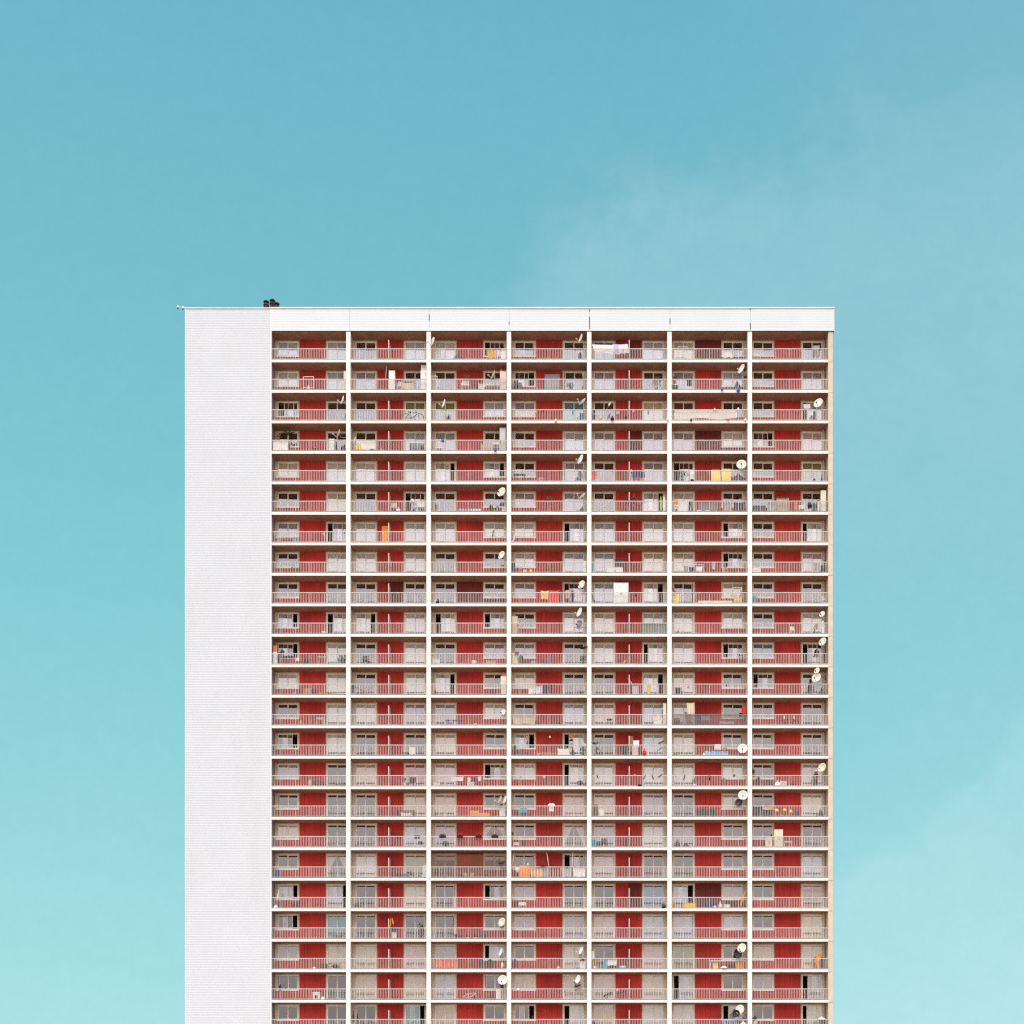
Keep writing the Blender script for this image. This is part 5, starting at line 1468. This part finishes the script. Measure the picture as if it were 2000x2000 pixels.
18 1 .04 .10 0 .5 chair brown;brown chair at left end
18 3 .10 .19 0 .6 chair white;white wicker chair
18 3 .04 .08 0 .7 coat charcoal;dark coat at left end
18 4 .92 .985 0 .5 bag charcoal;dark bag at right end
18 5 .16 .32 0 .42 box yellow;yellow-orange box before open door
18 5 .02 .06 0 .45 box orange;orange box at left end
18 5 .13 .145 .05 .85 pole brown;brown pole by door
18 5 .46 .55 0 .5 crate navy;dark crate by red wall
18 5 .62 .67 0 .6 can white;white watering can on floor;white
18 5 .69 .77 0 .3 box white;white box on floor
18 5 .54 .60 .02 .2 basin white;white basin on floor
18 5 .91 .98 .2 1.6 plank orange;orange plank leaning at right end
18 5 .86 .92 0 .5 plant leaf;plant with orange flowers;+orange
19 0 .78 .97 0 .4 plant dry_leaf;low dry plant before teal curtain;+cream
19 1 .50 .53 .3 1.95 parasol orange;left orange folded parasol
19 1 .53 .58 .9 1.95 parasol orange;right orange folded parasol;-1
19 1 .54 .595 0 .62 crate white;white crate by screen
19 1 .55 .61 .6 1.12 coat black;black coat by screen
19 1 .87 .96 0 1.5 plant leaf;tall plant in dark tub;charcoal
19 2 .03 .06 0 .5 bottle pale_blue;pale blue bottle at left end
19 2 .28 .295 0 2.0 pole brown;thin brown pole by door
19 2 .30 .36 0 .45 plant dark_green;first dark plant in pot row;charcoal
19 2 .355 .43 0 .35 plant dark_green;second dark plant in pot row;white
19 2 .45 .51 0 .42 plant dark_green;plant in left yellow pot;pale yellow
19 2 .555 .62 0 .45 plant dark_green;plant in right yellow pot;pale yellow
19 2 .65 .73 0 .4 planter charcoal;dark planter in pot row
19 2 .80 .85 0 .3 planter brown;brown planter in pot row
20 0 .53 .58 0 .28 bag lavender;small pale bag on floor
20 0 .64 .72 0 .45 box charcoal;dark box by red wall
20 0 .77 .89 0 .45 grill charcoal;dark grill before door
20 0 .91 .985 0 .55 box beige;beige box with red top
20 1 .18 .20 0 .15 bag black;tiny black bag on floor
20 2 .04 .35 .1 .95 cloth salmon;wide red and pink cloth along the railing;bright red,18
20 2 .16 .27 .1 .45 plank charcoal;dark thin slanted plank
20 2 .63 .70 .1 .92 coat charcoal;dark green coat on railing
20 2 .74 .82 .1 .92 coat black;black coat on railing
20 2 .92 .96 .1 .8 bag cream;cream bag at right end
20 3 .03 .07 0 .95 coat charcoal;dark coat at left end
20 3 .60 .65 0 .35 bag beige;pale bag by red wall
20 3 .905 .985 0 .72 cabinet white;white cabinet under dish
20 3 .91 .98 .72 .98 cap black;black hat on white cabinet
20 3 .86 .90 0 .2 crate charcoal;dark crate by cabinet
20 4 .005 .04 .9 1.7 panel cream;cream board at left end
20 4 .01 .07 .25 .95 cloth wood;orange-brown cloth at left end
20 4 .005 .08 0 .28 basin white;white basin at left end
20 4 .165 .225 .08 .8 cloth turquoise;blue-green cloth
20 4 .215 .34 .32 .88 cloth white;white cloth hung high
20 4 .24 .34 .05 .4 cloth charcoal;dark cloth below white one
20 4 .36 .47 0 .28 basin pale_blue;light blue basin on floor
20 4 .47 .49 .3 1.35 parasol navy;dark blue folded parasol by screen
20 5 .51 .99 0 .78 table white;long white table under window
20 5 .85 .96 .02 .6 box orange;orange box under table
20 5 .55 .62 .05 .65 board pale_yellow;pale yellow board under table
20 5 .64 .74 .05 .3 bag white;white bag under table
20 5 .76 .84 .05 .45 crate charcoal;dark crate under table
20 6 .85 .955 0 1.42 surf orange;orange surfboard leaning at right end
20 6 .90 .96 0 1.1 coat charcoal;dark cover-like coat by surfboard
21 0 .53 .62 0 .68 washer white;white washing machine by red wall
21 0 .64 .70 0 .3 bag white;white bag by washing machine
21 2 .375 .655 0 .78 bike white;white bicycle by the red wall
21 2 .71 .76 0 .7 plant lime;lime plant under window
21 2 .78 .84 0 .6 plant leaf;orange flowers under window;+orange
21 2 .855 .92 0 .95 cabinet white;narrow white cabinet under window
21 2 .935 .985 0 1.0 crate beige;tall slatted crate at right end
21 3 .70 .72 .6 1.0 bag green;green bag on railing
21 3 .07 .12 .85 1.08 bag white;white bag on window sill
21 4 .155 .275 .28 .72 plank black;left black plank hung on railing
21 4 .325 .46 .55 .78 plank black;right black plank hung on railing
21 4 .20 .24 0 .12 bag green;tiny green bag on floor
21 4 .33 .36 .8 1.02 bag white;white bag on railing
21 0 .09 .12 .7 1.4 coat charcoal;dark coat at left end
22 0 .43 .50 0 .6 chair charcoal;dark chair by red wall
22 1 .02 .045 .7 1.75 bottle charcoal;tall dark bottle at left end
22 1 .25 .36 0 .75 plant dark_green;dark plant before glass door;black
22 4 .01 .05 0 .9 coat charcoal;dark coat at left end
22 5 .005 .03 1.0 1.6 bag salmon;orange parrot-like bag at left end
22 5 .66 .88 0 .92 cloth navy;blue striped cloth along railing;pale blue,30
22 5 .90 .99 .2 .9 bag cream;cream bag at right end
22 5 .94 .99 1.02 1.3 bag blue;blue bag under dish
22 5 .56 .60 0 .8 plant dark_green;pointed dark plant
22 6 .005 .08 .2 1.0 basin cream;cream basket-like basin
22 6 .01 .07 1.0 1.3 bag charcoal;dark bag over basin
22 6 .89 .98 .1 1.0 cloth rust;orange and black striped cloth;charcoal,30
22 6 .88 .99 .95 1.25 heap white;white cloth heap over railing
""".strip().split('\n')

ROOMY = {'cloth': 'cloth'}
ALIAS = {'rug': 'cloth', 'towel': 'cloth', 'banner': 'cloth', 'mat': 'mattroll', 'panel': 'board', 'mattress': 'board', 'shelf': 'cabinet', 'fridge': 'cabinet', 'wardrobe': 'cabinet', 'planter': 'flowerbox0',
         'coat': 'coat', 'stocking': 'stocking', 'can': 'bottle', 'tray': 'traybox', 'cap': 'capdome', 'mop': 'mop', 'cushionbox': 'box'}
def k_mattroll(w, h, c, sd, opt):
    mb = MB(); n = 6
    for i in range(n):
        r = h / 2 * (1 if i % 2 == 0 else .96)
        mb.lathe([(0, 0), (r, 0), (r, w / n), (0, w / n)], 0, 10, Matrix.Rotation(R(90), 4, 'Y'), (-w / 2 + i * w / n, 0, h / 2))
    mats = [cm(c, .8)] if not isinstance(opt, tuple) else [mat('%s_%s_striped_mat' % (c.replace(' ', '_'), opt[0].replace(' ', '_')), RGB[c], .85, .08, 6., stripes=(RGB[opt[0]], 0, opt[1], 0.0))]
    return [('mat_roll', mb, mats, False)]
def k_flowerbox0(w, h, c, sd, opt):
    b = MB(); d = .13; t = .02
    b.box(-w / 2, w / 2, -d, -d + t, 0, h); b.box(-w / 2, w / 2, d - t, d, 0, h); b.box(-w / 2, -w / 2 + t, -d + t, d - t, 0, h); b.box(w / 2 - t, w / 2, -d + t, d - t, 0, h); b.box(-w / 2 - .012, w / 2 + .012, -d - .012, d + .012, h - .035, h - .01)
    s = MB(); s.box(-w / 2 + t, w / 2 - t, -d + t, d - t, h * .2, h * .8)
    return [('box', b, [cm(c)], False), ('soil', s, [cm('brown')], False)]
def k_coat(w, h, c, sd, opt):
    mb = MB(); d = .08; rnd = random.Random(sd); j = lambda: rnd.uniform(-.06, .06)
    out = [(-.42 + j(), 0), (.4 + j(), .02 + abs(j())), (.38, .5), (.5, .42), (.48, .78), (.22, .95), (.05, 1), (-.08, 1), (-.25, .95), (-.5, .78), (-.5, .38), (-.38, .5)]
    f = lambda p, y: (p[0] * w, y + .03 * math.sin(p[1] * 6 + p[0] * 8 + sd), p[1] * h)
    mb.face([f(p, -d / 2) for p in out]); mb.face([f(p, d / 2) for p in reversed(out)])
    for a, b in zip(out, out[1:] + out[:1]): mb.face([f(a, -d / 2), f(a, d / 2), f(b, d / 2), f(b, -d / 2)])
    return [('coat', mb, [cm(c, .85)], False)]
def k_stocking(w, h, c, sd, opt):
    mb = MB(); lean = .5 if sd % 2 else -.5
    pts = [(lean * w * .8, 0, h), (lean * w * .3, 0, h * .6), (0, 0, h * .25), (-lean * w * .35, 0, h * .08), (-lean * w * .7, 0, h * .05)]
    mats = [cm(c, .9)] if not isinstance(opt, tuple) else [mat('%s_%s_striped_knit' % (c, opt[0]), RGB[c], .85, .08, 6., stripes=(RGB[opt[0]], 2, opt[1] * .2, 0.0))]
    mb.tube(pts, [.03, .045, .05, .045, .025], 0, 8)
    return [('stocking', mb, mats, True)]
def k_traybox(w, h, c, sd, opt):
    mb = MB(); mb.box(-w / 2, w / 2, -.2, .2, 0, .03); mb.box(-w / 2, w / 2, -.22, -.2, 0, h); mb.box(-w / 2, w / 2, .2, .22, 0, h); mb.box(-w / 2 - .02, -w / 2, -.22, .22, 0, h); mb.box(w / 2, w / 2 + .02, -.22, .22, 0, h)
    return [('tray', mb, [cm(c)], False)]
def k_capdome(w, h, c, sd, opt):
    mb = MB(); mb.lathe([(w * .5, h * .3), (w * .38, h * .32), (w * .36, h * .7), (w * .22, h), (0, h)], 0, 12); b = MB(); b.box(-w * .55, -w * .2, -.09, .09, h * .28, h * .36)
    return [('crown', mb, [cm(c, .85)], True), ('brim', b, [cm(c, .85)], False)]
def k_mop(w, h, c, sd, opt):
    p = MB(); p.tube([(0, .1, 0), (0, 0, h * .75)], .016, 0, 6); f = MB(); rnd = random.Random(sd)
    for i in range(60):
        a = rnd.uniform(0, 6.28); r0 = w * .5 * rnd.uniform(.3, 1); f.tube([(0, 0, h), (math.cos(a) * r0 * .8, math.sin(a) * r0 * .5, h * rnd.uniform(.86, .98)), (math.cos(a) * r0, math.sin(a) * r0 * .5, h * rnd.uniform(.62, .8))], .012, 0, 3)
    return [('handle', p, [cm('wood')], True), ('strands', f, [cm(c, .9)], False)]
BUILD = {k[2:]: v for k, v in list(globals().items()) if k.startswith('k_')}
ANAME = {'rug': ('rug', 'rug'), 'towel': ('towel', 'towel'), 'banner': ('banner', 'banner'), 'mat': ('floor_mat', 'mat'), 'panel': ('leaning_panel', 'panel'), 'mattress': ('mattress', 'mattress'), 'shelf': ('shelf', 'shelf'),
         'fridge': ('fridge', 'fridge'), 'wardrobe': ('wardrobe', 'wardrobe'), 'planter': ('planter', 'planter'), 'coat': ('coat', 'coat'), 'stocking': ('stocking', 'stocking'), 'can': ('watering_can', 'watering can'),
         'tray': ('tray', 'tray'), 'cap': ('hat', 'hat'), 'mop': ('mop', 'mop'), 'cushionbox': ('storage_box', 'box')}
GROUPS = {'coat': 'laundry and cloths on the balconies', 'stocking': 'stockings hung on the railings', 'towel': 'laundry and cloths on the balconies', 'bag': 'bags on the balconies', 'heap': 'tarpaulins and heaps on the balconies',
          'crate': 'crates on the balconies', 'box': 'boxes on the balconies', 'plank': 'leaning planks', 'panel': 'leaning panels', 'pole': 'poles on the balconies', 'basin': 'basins on the balconies', 'bottle': 'bottles on the balconies'}
used = {}
for n_, line in enumerate(ITEMS):
    head, desc, *opt = line.split(';')
    q = head.split(); r, b = int(q[0]), int(q[1]); u0, u1, z0, z1 = map(float, q[2:6]); kd, c = q[6], q[7].replace('_', ' ')
    opt = opt[0] if opt and opt[0] else None
    if opt and ',' in opt: a_, f_ = opt.split(','); opt = (a_, float(f_))
    elif opt in ('-1', '25'): opt = int(opt)
    bk = ALIAS.get(kd, kd)
    if kd == 'fridge': opt = 'fridge'
    nm, cat, grp, dep = INFO.get(bk, INFO.get(kd, (None, None, None, None)))
    if kd in ANAME: nm, cat = ANAME[kd]
    dep = dep if dep is not None else {'mattroll': .3, 'flowerbox0': .2, 'coat': .2, 'stocking': .14, 'traybox': .4, 'capdome': .25, 'mop': .35}[bk]
    if kd in ('rug',): grp = None
    if kd in ('panel', 'board') and opt == 'flat': dep = .12
    grp = GROUPS.get(kd, grp)
    w = max(.06, (u1 - u0) * CW); t = dep * tanv(r, .5)
    if kd == 'planter' and z0 > .5: dep = .19
    floor_standing = z0 <= .13 and kd not in ('cloth', 'towel', 'rug', 'coat', 'shirt', 'trousers', 'net', 'banner', 'bag') or (kd == 'bag' and z0 == 0)
    if kd == 'line': zb, h = 0.0, z1 + t
    elif floor_standing: zb, h = 0.0, z1 + t
    else: zb, h = z0 + t, z1 - z0
    h = max(.08, h)
    hang_out = kd == 'bag' and z0 < 0
    y = -0.03 - w * .4 if hang_out else dep
    if bk == 'flowerbox': y = -.12
    if kd == 'stocking': y = .0
    if hang_out: zb = z0
    loc = (BAYX[b] + (u0 + u1) / 2 * CW, y, floor_z(r) + zb)
    parts = BUILD[bk](w, h, c, n_ * 13 + 7, opt)
    lab = '%s, %s' % (desc, where(r, b))
    if lab in used: print('DUP LABEL', lab)
    used[lab] = 1
    nw = len(lab.replace(',', '').split())
    if nw > 16: print('LONG LABEL', nw, lab)
    finish(parts, nm, lab, cat, grp, loc)

# the red emblem on the tall cream cabinet (sixth row, last bay)
# ------------------------------------------------------------------ people
def pl(r, b, u, y, z=0.0): return (BAYX[b] + u * CW, y, floor_z(r) + z)
add_person('person in a white shirt bending forward, sixth row down, second bay from left', pl(5, 1, .77, .45), 0.0, 'white', 'black', R(42))
add_person('person in dark clothes and white hat, fifteenth row down, seventh bay from left', pl(14, 6, .86, .55), R(-70), 'charcoal', 'black', R(5), 'white', 1.5)
add_person('person standing behind the left window, eleventh row down, seventh bay from left', pl(10, 6, .285, DEP + .25), R(-110), 'dark', 'black', R(4), None, 1.6)
add_person('person in open window gap, lowest visible row, fourth bay from left', pl(22, 3, .275, DEP + .4), R(-90), 'dark', 'brown', R(4), None, 1.5)
